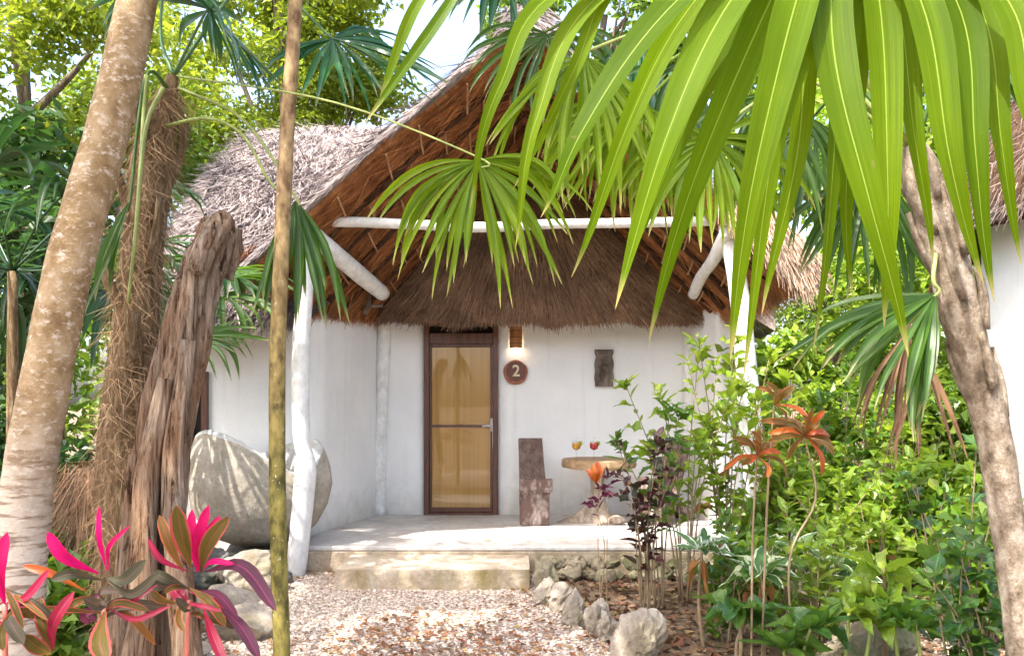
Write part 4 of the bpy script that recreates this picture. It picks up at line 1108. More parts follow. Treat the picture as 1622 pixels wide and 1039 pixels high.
pq = thing('number_plaque', (lx, 9.985, 1.91), 'round slice of wood with bark rim bearing the number 2', 'sign')
def disc(mb, c, r, y0, y1, n=36, wobf=None):
    a = np.linspace(0, 2 * math.pi, n, endpoint=False); rr = r * (wobf(a) if wobf else 1 + 0 * a)
    A = np.stack([c[0] + rr * np.cos(a), np.full(n, y0), c[1] + rr * np.sin(a)], -1); B = A.copy(); B[:, 1] = y1; A2 = A.copy(); A2[:, 0] = c[0] + (A[:, 0] - c[0]) * .96; A2[:, 2] = c[1] + (A[:, 2] - c[1]) * .96; A[:, 1] += 0.006
    j = np.arange(n); j2 = (j + 1) % n
    mb.add(np.concatenate([A2, A, B]), np.concatenate([np.stack([j, j2, n + j2, n + j], -1), np.stack([n + j, n + j2, 2 * n + j2, 2 * n + j], -1)]))
    mb.F.append((np.arange(n)[None, ::-1]) + mb.n - 3 * n)
    return mb
disc(MB(), (lx, 1.908), 0.142, 9.945, 9.988, wobf=lambda a: 1 + 0.03 * np.cos(a + 2.4) + 0.02 * np.sin(5 * a)).build('bark_rim', 'plaque_bark', pq)
disc(MB(), (lx + 0.004, 1.916), 0.116, 9.939, 9.96).build('face', 'plaque_face', pq)
fc = bpy.data.curves.new('numeral', 'FONT'); fc.body = '2'; fc.size = 0.185; fc.extrude = 0.003; fc.offset = 0.003; fc.align_x = 'CENTER'; fc.align_y = 'CENTER'; fc.materials.append(MAT['number_paint'])
tmp = bpy.data.objects.new('numeral_text', fc); COL.objects.link(tmp); bpy.context.view_layer.update()
nme = bpy.data.meshes.new_from_object(tmp.evaluated_get(bpy.context.evaluated_depsgraph_get())); nme.name = 'numeral'
bpy.data.objects.remove(tmp); bpy.data.curves.remove(fc)
if not nme.materials: nme.materials.append(MAT['number_paint'])
link('numeral', nme, pq, Matrix.Translation((lx + 0.004, 9.9355, 1.916)) @ Matrix.Rotation(math.radians(90), 4, 'X'))

cxm, czm = (956.5 - CX) * 10 / FPX, 1.955
nxg, nzg = 34, 62
U, W = np.meshgrid(np.linspace(-1, 1, nxg), np.linspace(-1, 1, nzg))
half = 0.108 * (1 - 0.10 * np.exp(-((W - 0.62) / 0.14) ** 2) + 0.03 * np.sin(W * 9))
g = lambda x0, z0, sx, sz: np.exp(-(((U - x0) / sx) ** 2 + ((W - z0) / sz) ** 2))
relief = 0.030 * g(0.05, 0.40, 0.28, 0.14) + 0.034 * g(0.1, -0.02, 0.42, 0.2) + 0.03 * g(0.35, -0.55, 0.22, 0.34) - 0.03 * g(-0.25, -0.4, 0.16, 0.4) + 0.022 * g(-0.28, 0.05, 0.2, 0.09) + 0.024 * g(0, 0.86, 0.9, 0.08) - 0.016 * g(0.05, 0.30, 0.10, 0.05) - 0.018 * g(-0.05, 0.46, 0.07, 0.04) - 0.018 * g(0.17, 0.46, 0.07, 0.04) - 0.02 * g(0.02, -0.22, 0.12, 0.06)
Pm = np.stack([cxm + U * half, np.zeros_like(U), czm + W * 0.213], -1); relief = 1.5 * relief + 0.010 * vnoise(Pm, 55, 320, 2)
dep = (0.045 + relief) * (1 - np.clip((np.abs(U) - 0.86) / 0.14, 0, 1) ** 2 * 0.5); Pm[..., 1] = 9.988 - dep
mb = MB(); i = np.arange(nzg - 1)[:, None] * nxg; j = np.arange(nxg - 1)[None, :]
mb.add(Pm.reshape(-1, 3), np.stack([i + j, i + j + 1, i + nxg + j + 1, i + nxg + j], -1).reshape(-1, 4))
Bk = Pm.copy(); Bk[..., 1] = 9.992
loop = [(0, q) for q in range(nxg)] + [(q, nxg - 1) for q in range(1, nzg)] + [(nzg - 1, q) for q in range(nxg - 2, -1, -1)] + [(q, 0) for q in range(nzg - 2, 0, -1)]
A = np.array([Pm[q] for q in loop]); B = np.array([Bk[q] for q in loop]); nl = len(loop); j = np.arange(nl); j2 = (j + 1) % nl
mb.add(np.concatenate([A, B]), np.stack([j, nl + j, nl + j2, j2], -1))
single(mb, 'wall_carving', 'carving_wood', (cxm, 9.99, czm - 0.21), 'dark carved wood relief panel hanging on the white wall', 'carving', smooth=True)

# ------------------------------------------------------------------ vegetation helpers
def leaf_template(name, mat, prof, droop=0.2, fold=0.18, wave=0.0, nl=7):
    """unit leaf along +x, width 1 across y; carries t (along) and u (across)"""
    t = np.linspace(0, 1, nl); w = np.interp(t, np.linspace(0, 1, len(prof)), prof)
    V, T, U = [], [], []
    for k in range(nl):
        for u in (-1, -0.5, 0, 0.5, 1):
            V.append((t[k] - 0.12 * droop * t[k] ** 2, u * w[k] / 2, -droop * t[k] ** 2 + fold * abs(u) * w[k] * 0.35 + wave * math.sin(9 * t[k] + 2 * u) * w[k] * abs(u) * 0.2)); T.append(t[k]); U.append(u)
    i = np.arange(nl - 1)[:, None] * 5; j = np.arange(4)[None, :]
    F = np.stack([i + j, i + 5 + j, i + 5 + j + 1, i + j + 1], -1).reshape(-1, 4)
    mb = MB(); mb.add(V, F, t=T, u=U)
    return mb.mesh(name, mat, smooth=True)
LANCE = [0.10, 0.62, 0.95, 1.0, 0.82, 0.48, 0.02]
OVAL = [0.06, 0.78, 1.0, 0.98, 0.85, 0.55, 0.02]
STRAP = [0.35, 0.8, 1.0, 1.0, 0.9, 0.62, 0.03]
TEMPL = {}
def leafset(mat, prof, droops=(0.1, 0.25, 0.4), wave=0.6):
    k = (mat, tuple(prof))
    if k not in TEMPL:
        TEMPL[k] = [leaf_template('leaf', mat, prof, d, 0.2, wave * q) for q, d in enumerate(droops)]
    return TEMPL[k]
def place(parent, mesh, p, d, up, L, W, name='leaf'):
    d = unit(d); s = unit(np.cross(up, d)); n = np.cross(d, s)
    M = Matrix(((d[0] * L, s[0] * W, n[0] * L, p[0]), (d[1] * L, s[1] * W, n[1] * L, p[1]), (d[2] * L, s[2] * W, n[2] * L, p[2]), (0, 0, 0, 1)))
    return link(name, mesh, parent, M)

def stem_leaves(parent, path, leaves, r, n, L, W, start=0.3, lift=0.35, whorl=0, out=None):
    """leaves spiralling up a stem, some in a tuft at the tip"""
    path = np.asarray(path); m = len(path); T = unit(np.gradient(path, axis=0))
    a = r.uniform(0, 6.28)
    for k in range(n + whorl):
        f = start + (1 - start) * (k + 0.5) / n if k < n else r.uniform(0.93, 1.0)
        f = min(f, 1.0)
        i = f * (m - 1); i0 = min(int(i), m - 2); p = path[i0] + (path[i0 + 1] - path[i0]) * (i - i0); t = T[i0]
        a += 2.4 + r.uniform(-0.3, 0.3)
        x = unit(np.cross(t, [0.3, 0.2, 0.93])); y = np.cross(t, x)
        side = math.cos(a) * x + math.sin(a) * y
        d = unit(side + t * (lift + (0.5 * f if k < n else 0.6)) + r.normal(size=3) * 0.14)
        up = unit(t * 0.6 + np.array([0, 0, 1.0]) + r.normal(size=3) * 0.25)
        if abs(np.dot(up, d)) > 0.93: up = unit(-side + 0.1)
        s = r.uniform(0.5, 1.28) * (1.0 - 0.25 * (f > 0.95))
        place(parent, (dry if r.random() < 0.04 and f < 0.7 else leaves)[r.integers(len(leaves))], p, d, up, L * s, W * s * r.uniform(0.8, 1.15))

def shrub(name, px, Y, top_py, spread, nst, leaves, n, L, W, seed, label, cat='shrub', stem='twig', whorl=2, start=0.35, group=None, lean=(0, 0), rs=0.006, lift=0.35):
    r = np.random.default_rng(seed)
    b = on_ground(px, Y, 0); b[2] = float(gz(b[0], b[1])) - 0.02
    top = CAMZ + (HY - top_py) * Y / FPX
    t = thing(name, b, label, cat, group)
    for k in range(nst):
        a = 6.28 * k / nst + r.uniform(-0.4, 0.4); h = (top - b[2]) * (1.0 if k == 0 else r.uniform(0.55, 0.98)); sp = spread * r.uniform(0.3, 1.0) * (0.35 if k == 0 else 1)
        tip = b + np.array([math.cos(a) * sp + lean[0] * h, math.sin(a) * sp * 0.8 + lean[1] * h, h])
        mid = b + (tip - b) * np.array([0.35, 0.35, 0.55]) + r.normal(size=3) * 0.03
        st = b + np.array([math.cos(a), math.sin(a), 0]) * 0.03
        path = catmull([st, mid, tip], 14)
        mb = MB(); tube(mb, path, np.linspace(rs * 1.3, rs * 0.45, 14), 6); mb.build('stem', stem, t, smooth=True)
        stem_leaves(t, path, leaves, r, n, L, W, start, lift, whorl)
    return t

def cloud(r, centres, radii, n, size, squash=0.8, flat=0.5, clump=None):
    """folded-diamond leaves gathered in clumps"""
    centres = np.asarray(centres, float); radii = np.asarray(radii, float)
    w = radii ** 2; idx = r.choice(len(centres), n, p=w / w.sum())
    d = unit(r.normal(size=(n, 3))); rad = r.random(n) ** 0.45
    P = centres[idx] + d * (rad * radii[idx])[:, None] * np.array([1, 1, squash])
    nrm = unit(d * 0.5 + np.array([0, 0, 0.7]) + r.normal(size=(n, 3)) * flat)
    ax = unit(np.cross(nrm, r.normal(size=(n, 3)))); s = np.cross(nrm, ax)
    L = (size[0] + (size[1] - size[0]) * r.random(n))[:, None]; W = L * r.uniform(0.22, 0.36, (n, 1))
    a = P; b = P + ax * L - nrm * L * 0.18; m = P + ax * L * 0.45
    e1 = m + s * W + nrm * W * 0.35; e2 = m - s * W + nrm * W * 0.35
    V = np.stack([a, e1, b, e2], 1).reshape(-1, 3)
    q = np.arange(n)[:, None] * 4
    return V, np.concatenate([q + np.array([[0, 2, 1]]), q + np.array([[0, 3, 2]])])

def clumps(r, c, rad, n, shell=0.55):
    d = unit(r.normal(size=(n, 3))); f = shell + (1 - shell) * r.random(n)
    return np.asarray(c) + d * f[:, None] * np.asarray(rad)

def tree(name, base, centre, rad, nclump, nleaf, size, mat, seed, label, cat='tree', trunk_r=0.12, clump_r=(0.35, 0.75), bark='tree_bark', group=None, squash=0.7, shell=0.5, limbs=7):
    r = np.random.default_rng(seed)
    base = np.asarray(base, float); centre = np.asarray(centre, float)
    t = thing(name, base, label, cat, group)
    C = clumps(r, centre, rad, nclump, shell)
    mb = MB()
    fork = base + (centre - base) * 0.62 + np.array([0, 0, -0.05])
    tp = catmull([base - [0, 0, 0.1], base + (fork - base) * 0.5 + r.normal(size=3) * 0.08, fork, centre + (C[0] - centre) * 0.3], 16)
    tube(mb, tp, np.linspace(trunk_r, trunk_r * 0.45, 16), 9)
    mb.build('trunk', bark, t, smooth=True)
    mb = MB()
    for k in range(min(limbs, nclump)):
        s = tp[r.integers(8, 15)]; e = C[k]
        tube(mb, catmull([s, s + (e - s) * 0.5 + np.array([0, 0, 0.12]) + r.normal(size=3) * 0.08, e], 8), np.linspace(trunk_r * 0.42, trunk_r * 0.08, 8), 6)
    mb.build('limbs', bark, t, smooth=True)
    V, F = cloud(r, C, r.uniform(*clump_r, nclump), nleaf, size, squash)
    MB().add(V, F).build('crown', mat, t)
    return t

def foliage_bush(name, px, Y, top_py, rad, nleaf, size, mat, seed, label, cat='shrub', group=None, nclump=10, clump_r=(0.14, 0.30)):
    """bush whose leaves are too small to pick apart"""
    r = np.random.default_rng(seed)
    b = on_ground(px, Y, 0); b[2] = float(gz(b[0], b[1])) - 0.02
    top = CAMZ + (HY - top_py) * Y / FPX
    t = thing(name, b, label, cat, group)
    c = b + np.array([0, 0, top * 0.55]); C = clumps(r, c, (rad, rad * 0.8, top * 0.42), nclump, 0.35)
    mb = MB()
    for k in range(nclump):
        tube(mb, catmull([b + r.normal(size=3) * [0.04, 0.04, 0], b + (C[k] - b) * 0.5 + r.normal(size=3) * 0.05, C[k]], 8), np.linspace(0.012, 0.004, 8), 5)
    mb.build('stems', 'twig', t)
    V, F = cloud(r, C, r.uniform(*clump_r, nclump), nleaf, size, 0.9, 0.6)
    MB().add(V, F).build('foliage', mat, t)
    return t

def blade(mb, path, W, nrm, fold=0.28, prof=None, twist=0.0):
    path = np.asarray(path, float); n = len(path)
    s = np.linspace(0, 1, n)
    w = W * np.interp(s, [0, 0.12, 0.4, 0.62, 0.85, 0.95, 1], prof or [0.12, 0.40, 0.92, 1.0, 0.55, 0.22, 0.015])
    T = unit(np.gradient(path, axis=0)); N = np.broadcast_to(np.asarray(nrm, float), path.shape)
    side = unit(np.cross(T, N)); N = np.cross(side, T)
    if twist:
        a = twist * s; side, N = side * np.cos(a)[:, None] + N * np.sin(a)[:, None], N * np.cos(a)[:, None] - side * np.sin(a)[:, None]
    U = np.array([-1, -0.5, 0, 0.5, 1.0])
    V = path[:, None, :] + side[:, None, :] * (U[None, :] * w[:, None] / 2)[..., None] + N[:, None, :] * (np.abs(U)[None, :] * w[:, None] * fold)[..., None]
    i = np.arange(n - 1)[:, None] * 5; j = np.arange(4)[None, :]
    mb.add(V.reshape(-1, 3), np.stack([i + j, i + 5 + j, i + 5 + j + 1, i + j + 1], -1).reshape(-1, 4), t=np.repeat(s, 5), u=np.tile(U, n))
    return mb

def fan(palm, hub, axis, normal, nb_, spread, L, W, droop, seed, mat, start=None, via=None, split=False, petiole='green_stem', pr=0.006, label=None, jit=0.085, lowfac=0.72, nseg=12):
    """a fan leaf: petiole + pleated blades spreading round the axis; split: every blade a sub-part"""
    r = np.random.default_rng(seed)
    hub = np.asarray(hub, float); u = unit(axis); n = np.asarray(normal, float); n = unit(n - u * np.dot(n, u)); v = np.cross(n, u)
    mb = MB()
    if start is not None:
        pts = [np.asarray(start)] + ([np.asarray(via)] if via is not None else []) + [hub - u * 0.02, hub + u * 0.03]
        tube(mb, catmull(pts, 18), np.linspace(pr * 1.6, pr * 0.8, 18), 6)
    else:
        tube(mb, [hub - u * 0.05, hub + u * 0.03], pr, 6)
    blades = []
    for k in range(nb_):
        th = math.radians(-spread / 2 + spread * (k + 0.5) / nb_) + r.normal() * jit
        l = L * (lowfac + (1 - lowfac) * math.cos(th * 0.5)) * r.uniform(0.74, 1.10)
        d = unit(math.cos(th) * u + math.sin(th) * v + n * (0.10 + 0.10 * math.cos(2 * th)) + r.normal(size=3) * 0.07)
        g = droop * r.uniform(0.45, 1.6); p = hub.copy(); path = [p]; brk = r.uniform(0.4, 0.85) if r.random() < 0.55 else 2; wig = r.normal(size=3) * 0.35 * np.array([1, 0.6, 0.2])
        for s in np.linspace(1 / nseg, 1, nseg):
            dd = unit(d + np.array([0, 0, -1.0]) * g * s ** 1.6 + wig * s * s + (np.array([0, 0, -1.2]) * (s - brk) * 3 if s > brk else 0))
            p = p + dd * l / nseg; path.append(p)
        blades.append((np.array(path), W * r.uniform(0.7, 1.15), r.uniform(-0.9, 0.9)))
    if split:
        fr = mb.build('frond', petiole, palm, smooth=True)
        for pth, w, tw in blades:
            blade(MB(), pth, w, n, twist=tw).build('blade', mat, fr, smooth=True)
    else:
        for pth, w, tw in blades: blade(mb, pth, w, n, twist=tw)
        fr = mb.build('frond', mat, palm, smooth=True)
    if label: fr['label'] = label
    return fr

def trunk_ring_mod(seed, k=40, amp=0.035, big=0.05):
    def mod(i, th):
        q = np.stack([np.cos(th) + 0 * i, np.sin(th) + 0 * i, i * 7 + 0 * th], -1)
        return 1 + amp * np.abs(np.sin(i * k + 0.4 * np.sin(th + i * 9))) + big * vnoise(q, 1.3, seed, 3)
    return mod

# ------------------------------------------------------------------ trunks on the left
lp_b = at(-5, 1262, 3.4)
lp = thing('leaning_palm', (lp_b[0], lp_b[1], 0), 'leaning palm with thick pale brown trunk at the left edge', 'palm')
pts = [at(2, 1275, 3.40), at(20, 1039, 3.40), at(41, 800, 3.42), at(70, 620, 3.45), at(110, 420, 3.50), at(172, 200, 3.58), at(217, 0, 3.65), at(262, -260, 3.75), at(300, -560, 3.9)]
path = catmull(pts, 90); rad = np.interp(np.linspace(0, 1, 90), [0, .2, .5, .75, 1], [.102, .095, .091, .079, .074])
mb = MB(); tube(mb, path, rad, 22, trunk_ring_mod(400, 46, 0.03, 0.06)); mb.build('trunk', 'palm_bark', lp, smooth=True)
ct = path[-1]; r = np.random.default_rng(401)
for k in range(11):
    a = k * 2.4; el = r.uniform(-0.15, 0.7); d = np.array([math.cos(a) * math.cos(el), math.sin(a) * math.cos(el), math.sin(el)])
    if ct[2] + d[2] * 0.7 < 3.9: d[2] = abs(d[2])
    hub = ct + d * 0.75
    fan(lp, hub, d + [0, 0, -0.3], [-d[0] * d[2], -d[1] * d[2], 1.0], 24, 250, 0.62, 0.05, 0.5, 402 + k, 'frond_green', start=ct, via=ct + d * 0.4 + [0, 0, 0.08], nseg=7)

fp_b = on_ground(205, 4.0)
fp = thing('fibrous_palm', (fp_b[0], fp_b[1], 0), 'palm with brown fibre covered trunk between the leaning palm and dead trunk', 'palm')
pts = [on_ground(208, 4.0, -0.05), at(203, 1039, 4.0), at(195, 850, 4.0), at(196, 700, 4.02), at(212, 520, 4.05), at(226, 380, 4.05), at(240, 260, 4.05), at(262, 170, 4.05), at(275, 120, 4.05)]
path = catmull(pts, 80); rad = np.interp(np.linspace(0, 1, 80), [0, .25, .5, .72, .86, 1], [.135, .115, .103, .092, .065, .025])
def fmod(i, th):
    q = np.stack([np.cos(th) + 0 * i, np.sin(th) + 0 * i, i * 9 + 0 * th], -1)
    return 1 + 0.14 * vnoise(q, 1.8, 410, 3) + 0.05 * np.sin(5 * th + 12 * i)
mb = MB(); tube(mb, path, rad, 26, fmod); mb.build('trunk', 'fibre_bark', fp, smooth=True)
r = np.random.default_rng(411); mb = MB(); n = 5200
f = r.random(n) * 0.9 + 0.04; i = f * 79; i0 = i.astype(int); pc = path[i0]; a = r.uniform(0, 6.28, n); o = np.stack([np.cos(a), np.sin(a), 0 * a], -1)
p = pc + o * (np.interp(f, np.linspace(0, 1, 80), rad) * r.uniform(0.95, 1.12, n))[:, None]
sl = np.where(r.random(n) < 0.5, 1, -1); tang = np.stack([-o[:, 1], o[:, 0], 0 * a], -1)
d = unit(tang * (sl * r.uniform(0.1, 0.9, n))[:, None] + np.stack([0 * a, 0 * a, r.uniform(-1, -0.2, n)], -1) + o * 0.12)
straws(mb, p, d, o, r.uniform(0.04, 0.18, n), r.uniform(0.0016, 0.004, n), 0.15, 412, 0.012)
tag(mb.build('fibres', 'fibre_hair', fp), kind='stuff')
for k, (f, a, ln) in enumerate([(0.62, 5.6, .3), (0.70, 3.6, .32), (0.74, 0.3, .34), (0.80, 4.4, .3), (0.55, 4.0, .26), (0.48, 5.2, .26), (0.40, 0.2, .24), (0.78, 1.6, .22)]):
    c = path[int(f * 79)]; o = np.array([math.cos(a), math.sin(a), 0]); rr = np.interp(f, np.linspace(0, 1, 80), rad)
    s = c + o * rr * 0.6 - [0, 0, 0.10]; e = c + o * (rr + 0.07) + [0, 0, ln * 0.75]
    mb = MB(); tube(mb, catmull([s, (s + e) / 2 + o * 0.02, e], 8), np.linspace(0.05, 0.026, 8), 8, flat=0.5); mb.build('leaf_base', 'fibre_bark', fp, smooth=True)
ft = path[-1]
fan(fp, at(333, 16, 3.85), (0.55, -0.45, -0.35), (0.15, -0.55, -0.8), 36, 330, 0.50, 0.034, 0.35, 420, 'frond_teal', start=ft, via=at(305, 60, 3.95))
fan(fp, at(528, 62, 4.15), (0.80, -0.15, -0.62), (0.45, -0.75, 0.55), 34, 210, 0.60, 0.034, 0.7, 421, 'frond_teal', start=ft, via=at(400, -30, 4.1))
fan(fp, at(468, 318, 3.95), (0.10, -0.12, -1.0), (0.2, -0.95, 0.2), 20, 80, 0.60, 0.032, 1.6, 422, 'frond_green', start=ft + [0, 0, -0.05], via=at(385, 190, 4.0), split=True)
fan(fp, at(757, 256, 3.15), (0.26, -0.15, -1.0), (0.05, -0.95, 0.25), 44, 205, 0.53, 0.026, 1.4, 423, 'frond_lit', start=ft, via=at(520, 160, 3.6), split=True, pr=0.0035, jit=0.13, label='bright yellow green fan leaf hanging in front of the gable')
fan(fp, at(255, -40, 4.1), (-0.2, -0.6, 0.6), (0, -0.5, -0.7), 26, 260, 0.5, 0.042, 0.4, 424, 'frond_teal', start=ft, via=at(255, 60, 4.1))
fan(fp, at(205, 320, 3.85), (-0.15, -0.25, -1.0), (0, -1, 0.2), 3, 24, 0.60, 0.040, 0.4, 425, 'frond_green', start=ft + [0, 0, -0.1], via=at(232, 120, 3.9), lowfac=0.95)
fan(fp, at(308, 535, 4.9), (0.9, -0.2, -0.25), (0.2, -0.6, 0.75), 20, 150, 0.42, 0.030, 0.35, 426, 'frond_green', start=at(222, 560, 4.1), via=at(262, 520, 4.5))
for k, (a_, b_, c_) in enumerate([((232, 120), (218, 330), (203, 480)), ((258, 140), (230, 210), (214, 400))]):
    mb = MB(); tube(mb, catmull([at(*a_, 3.9), at(*b_, 3.82), at(*c_, 3.84)], 14), np.linspace(0.011, 0.006, 14), 6); mb.build('leaf_stalk', 'green_stem', fp, smooth=True)
mb = MB()
tube(mb, catmull([at(262, 200, 3.98), at(330, 188, 3.9), at(385, 215, 3.9), at(425, 285, 3.92), at(455, 315, 3.95)], 20), np.linspace(0.009, 0.006, 20), 6); mb.build('leaf_stalk', 'green_stem', fp, smooth=True)

dt_b = on_ground(245, 3.80)
dt = thing('dead_trunk', (dt_b[0], dt_b[1], 0), 'dead gnarled grey brown trunk with split broken top beside the basin', 'tree trunk')
pts = [on_ground(215, 3.80, -0.05), at(224, 1039, 3.80), at(238, 850, 3.80), at(256, 700, 3.80), at(292, 540, 3.80), at(318, 440, 3.81), at(340, 385, 3.83), at(350, 350, 3.85)]
path = catmull(pts, 190); rad = np.interp(np.linspace(0, 1, 190), [0, .2, .45, .7, .88, .97, 1], [.185, .15, .112, .10, .094, .08, .05])
def dmod(i, th):
    tw = th + 1.6 * i + 0.25 * np.sin(9 * i)
    g1 = np.abs(np.sin(2.0 * tw + 0.9 * np.sin(6 * i))) ** 0.45; g2 = np.abs(np.sin(5.5 * tw + 3 * i + 1.2 * np.sin(11 * i))) ** 0.6; g3 = np.abs(np.sin(13 * tw + 5 * np.sin(4 * i) + 2 * np.sin(17 * i)))
    q = np.stack([np.cos(th) + 0 * i, np.sin(th) + 0 * i, i * 14 + 0 * th], -1); k = np.stack([np.cos(th) * 2 + 0 * i, np.sin(th) * 2 + 0 * i, i * 30 + 0 * th], -1)
    return 0.38 + 0.40 * g1 + 0.20 * g2 + 0.07 * g3 + 0.16 * vnoise(q, 1.6, 430, 3) + 0.05 * vnoise(k, 2.2, 431, 3)
mb = MB(); tube(mb, path, rad, 110, dmod); tr = mb.build('trunk', 'dead_wood', dt, smooth=True)
for k, (pp, rr) in enumerate([([at(310, 430, 3.73), at(330, 385, 3.71), at(352, 352, 3.75), at(366, 356, 3.79)], [.05, .055, .05, .03]), ([at(352, 440, 3.87), at(366, 395, 3.87), at(371, 362, 3.87)], [.055, .05, .035]), 
                              ([at(215, 1080, 3.60), at(228, 930, 3.59), at(232, 760, 3.63), at(262, 600, 3.67)], [.07, .06, .05, .035]), ([at(300, 1070, 3.60), at(285, 900, 3.62), at(276, 720, 3.65), at(300, 540, 3.70)], [.065, .055, .045, .035]), ([at(190, 1075, 3.70), at(205, 900, 3.65), at(215, 720, 3.67)], [.08, .06, .03])]):
    P = catmull(pp, 60); rads = np.interp(np.linspace(0, 1, 60), np.linspace(0, 1, len(rr)), rr)
    mb = MB(); tube(mb, P, rads, 40, lambda i, th, k=k: 0.62 + 0.26 * np.abs(np.sin(2 * th + 3 * i + k)) ** 0.5 + 0.10 * np.abs(np.sin(7 * th + 6 * i)) + 0.22 * vnoise(np.stack([np.cos(th) + 0 * i, np.sin(th) + 0 * i, i * 6 + 0 * th], -1), 1.8, 440 + k, 3))
    mb.build('split_strand', 'dead_wood', dt, smooth=True)

st_b = on_ground(446, 3.8)
stt = thing('slim_tree', (st_b[0], st_b[1], 0), 'slim straight greenish brown tree trunk with pale lichen specks', 'tree')
pts = [on_ground(446, 3.8, -0.05), at(446, 1039, 3.8), at(440, 820, 3.8), at(439, 600, 3.8), at(445, 420, 3.8), at(454, 220, 3.82), at(468, 0, 3.85), at(480, -300, 3.95), at(470, -620, 4.1)]
path = catmull(pts, 60); mb = MB(); tube(mb, path, np.interp(np.linspace(0, 1, 60), [0, .5, 1], [.037, .034, .026]), 14, trunk_ring_mod(450, 30, 0.03, 0.07)); mb.build('trunk', 'slim_bark', stt, smooth=True)
r = np.random.default_rng(451); C = clumps(r, (-0.75, 4.6, 5.3), (2.1, 1.9, 0.6), 34, 0.2); C[:, 2] = np.maximum(C[:, 2], 4.75)
mb = MB()
for k in range(12):
    s = path[r.integers(50, 60)]; tube(mb, catmull([s, (s + C[k]) / 2 + [0, 0, 0.15], C[k]], 8), np.linspace(0.018, 0.005, 8), 5)
mb.build('limbs', 'slim_bark', stt)
V, F = cloud(r, C, r.uniform(0.25, 0.55, 34), 4600, (0.07, 0.14), 0.5, 0.4); MB().add(V, F).build('crown', 'leaf_canopy', stt)

# ------------------------------------------------------------------ palm on the right with the big near leaf
rp_b = on_ground(1640, 3.2)
rp = thing('thatch_palm', (rp_b[0], rp_b[1], 0), 'fan palm with leaning trunk at right and huge leaves hanging into view', 'palm')
pts = [on_ground(1650, 3.2, -0.05), at(1625, 1039, 3.2), at(1600, 860, 3.2), at(1575, 700, 3.2), at(1540, 560, 3.2), at(1505, 420, 3.2), at(1474, 320, 3.2), at(1445, 230, 3.2)]
path = catmull(pts, 80); rad = np.interp(np.linspace(0, 1, 80), [0, .3, .55, .7, .92, 1], [.068, .056, .063, .072, .074, .04])
def rmod(i, th):
    q = np.stack([np.cos(th) + 0 * i, np.sin(th) + 0 * i, i * 8 + 0 * th], -1)
    return 1 + np.clip((i - 0.35) * 3, 0, 1) * 0.14 * vnoise(q, 1.7, 460, 3) + 0.05 * np.abs(np.sin(i * 44 + 0.5 * np.sin(th)))
mb = MB(); tube(mb, path, rad, 24, rmod); mb.build('trunk', 'palm_boot_bark', rp, smooth=True)
r = np.random.default_rng(461)
for k in range(16):
    f = 0.52 + 0.028 * k; a = 2.4 * k; c = path[int(f * 79)]; tdir = unit(path[min(int(f * 79) + 2, 79)] - path[int(f * 79) - 2]); o = np.array([math.cos(a), math.sin(a), 0]); rr = np.interp(f, np.linspace(0, 1, 80), rad)
    s = c + o * rr * 0.75 - tdir * 0.12; e = c + o * (rr + 0.014) + tdir * r.uniform(0.08, 0.16)
    mb = MB(); tube(mb, catmull([s, (s + e) / 2 + o * 0.012, e], 7), np.linspace(0.045, 0.02, 7), 8, flat=0.4); mb.build('leaf_base', 'palm_boot_bark', rp, smooth=True)
rt = path[-2]
# the huge near leaf, blade by blade
H = at(1335, -200, 1.78)
mb = MB(); tube(mb, catmull([rt, at(1440, -60, 2.6), at(1370, -230, 1.95), H], 24), np.linspace(0.014, 0.009, 24), 8)
big = mb.build('frond', 'green_stem', rp, smooth=True); big['label'] = 'huge backlit yellow green fan leaf close to the camera'
NB = [((905, -30), (795, 140), (738, 330), 30, .0), ((965, -20), (852, 190), (806, 395), 34, .04), ((1085, -10), (925, 200), (852, 345), 50, -.03), ((1010, -60), (905, 110), (818, 300), 30, .08), ((1165, -10), (1055, 210), (985, 490), 62, .0),
      ((1225, -10), (1110, 260), (1032, 545), 62, .05), ((1262, -5), (1205, 250), (1152, 575), 64, -.02), ((1296, 0), (1235, 200), (1166, 610), 50, .06), ((1318, 40), (1372, 300), (1432, 565), 62, .0), ((1345, 0), (1318, 230), (1290, 560), 48, .10),
      ((1392, -5), (1402, 280), (1410, 520), 56, .06), ((1455, -5), (1502, 240), (1566, 450), 60, .0), ((1508, -10), (1548, 230), (1574, 480), 54, .05), ((1580, -20), (1640, 170), (1700, 420), 56, .0), ((1420, -5), (1450, 220), (1470, 420), 44, .14), ((1120, -20), (990, 200), (905, 440), 44, .10), ((1195, -10), (1085, 190), (1010, 400), 46, .13), ((1280, -10), (1262, 240), (1215, 500), 46, .12), ((1360, -5), (1345, 260), (1352, 470), 42, .15), ((1540, -10), (1590, 220), (1610, 420), 44, .12)]
for k, (a_, b_, c_, w, dy) in enumerate(NB):
    y1, y2, y3 = 1.60 + dy, 1.52 + dy, 1.56 + dy
    P = catmull([H, at(*a_, y1), at(*b_, y2), at(*c_, y3)], 30); P += np.linspace(0, 1, 30)[:, None] ** 2 * 0.012 * np.stack([np.sin(np.linspace(0, 7, 30) + k), 0 * np.linspace(0, 1, 30), 0 * np.linspace(0, 1, 30)], -1)
    blade(MB(), P, w * 1.6 / FPX * 1.04, (0, -0.93, 0.35), 0.13, [0.6, 0.95, 1.0, 0.74, 0.36, 0.15, 0.01], twist=r.uniform(-0.7, 0.7)).build('blade', 'frond_near', big, smooth=True)
fan(rp, at(925, 90, 3.3), (-0.10, -0.2, -1.0), (0, -0.95, 0.3), 26, 150, 0.60, 0.030, 1.8, 470, 'frond_lit', start=rt, via=at(1200, 20, 3.3), split=True, label='green fan leaf drooping below the gable top')
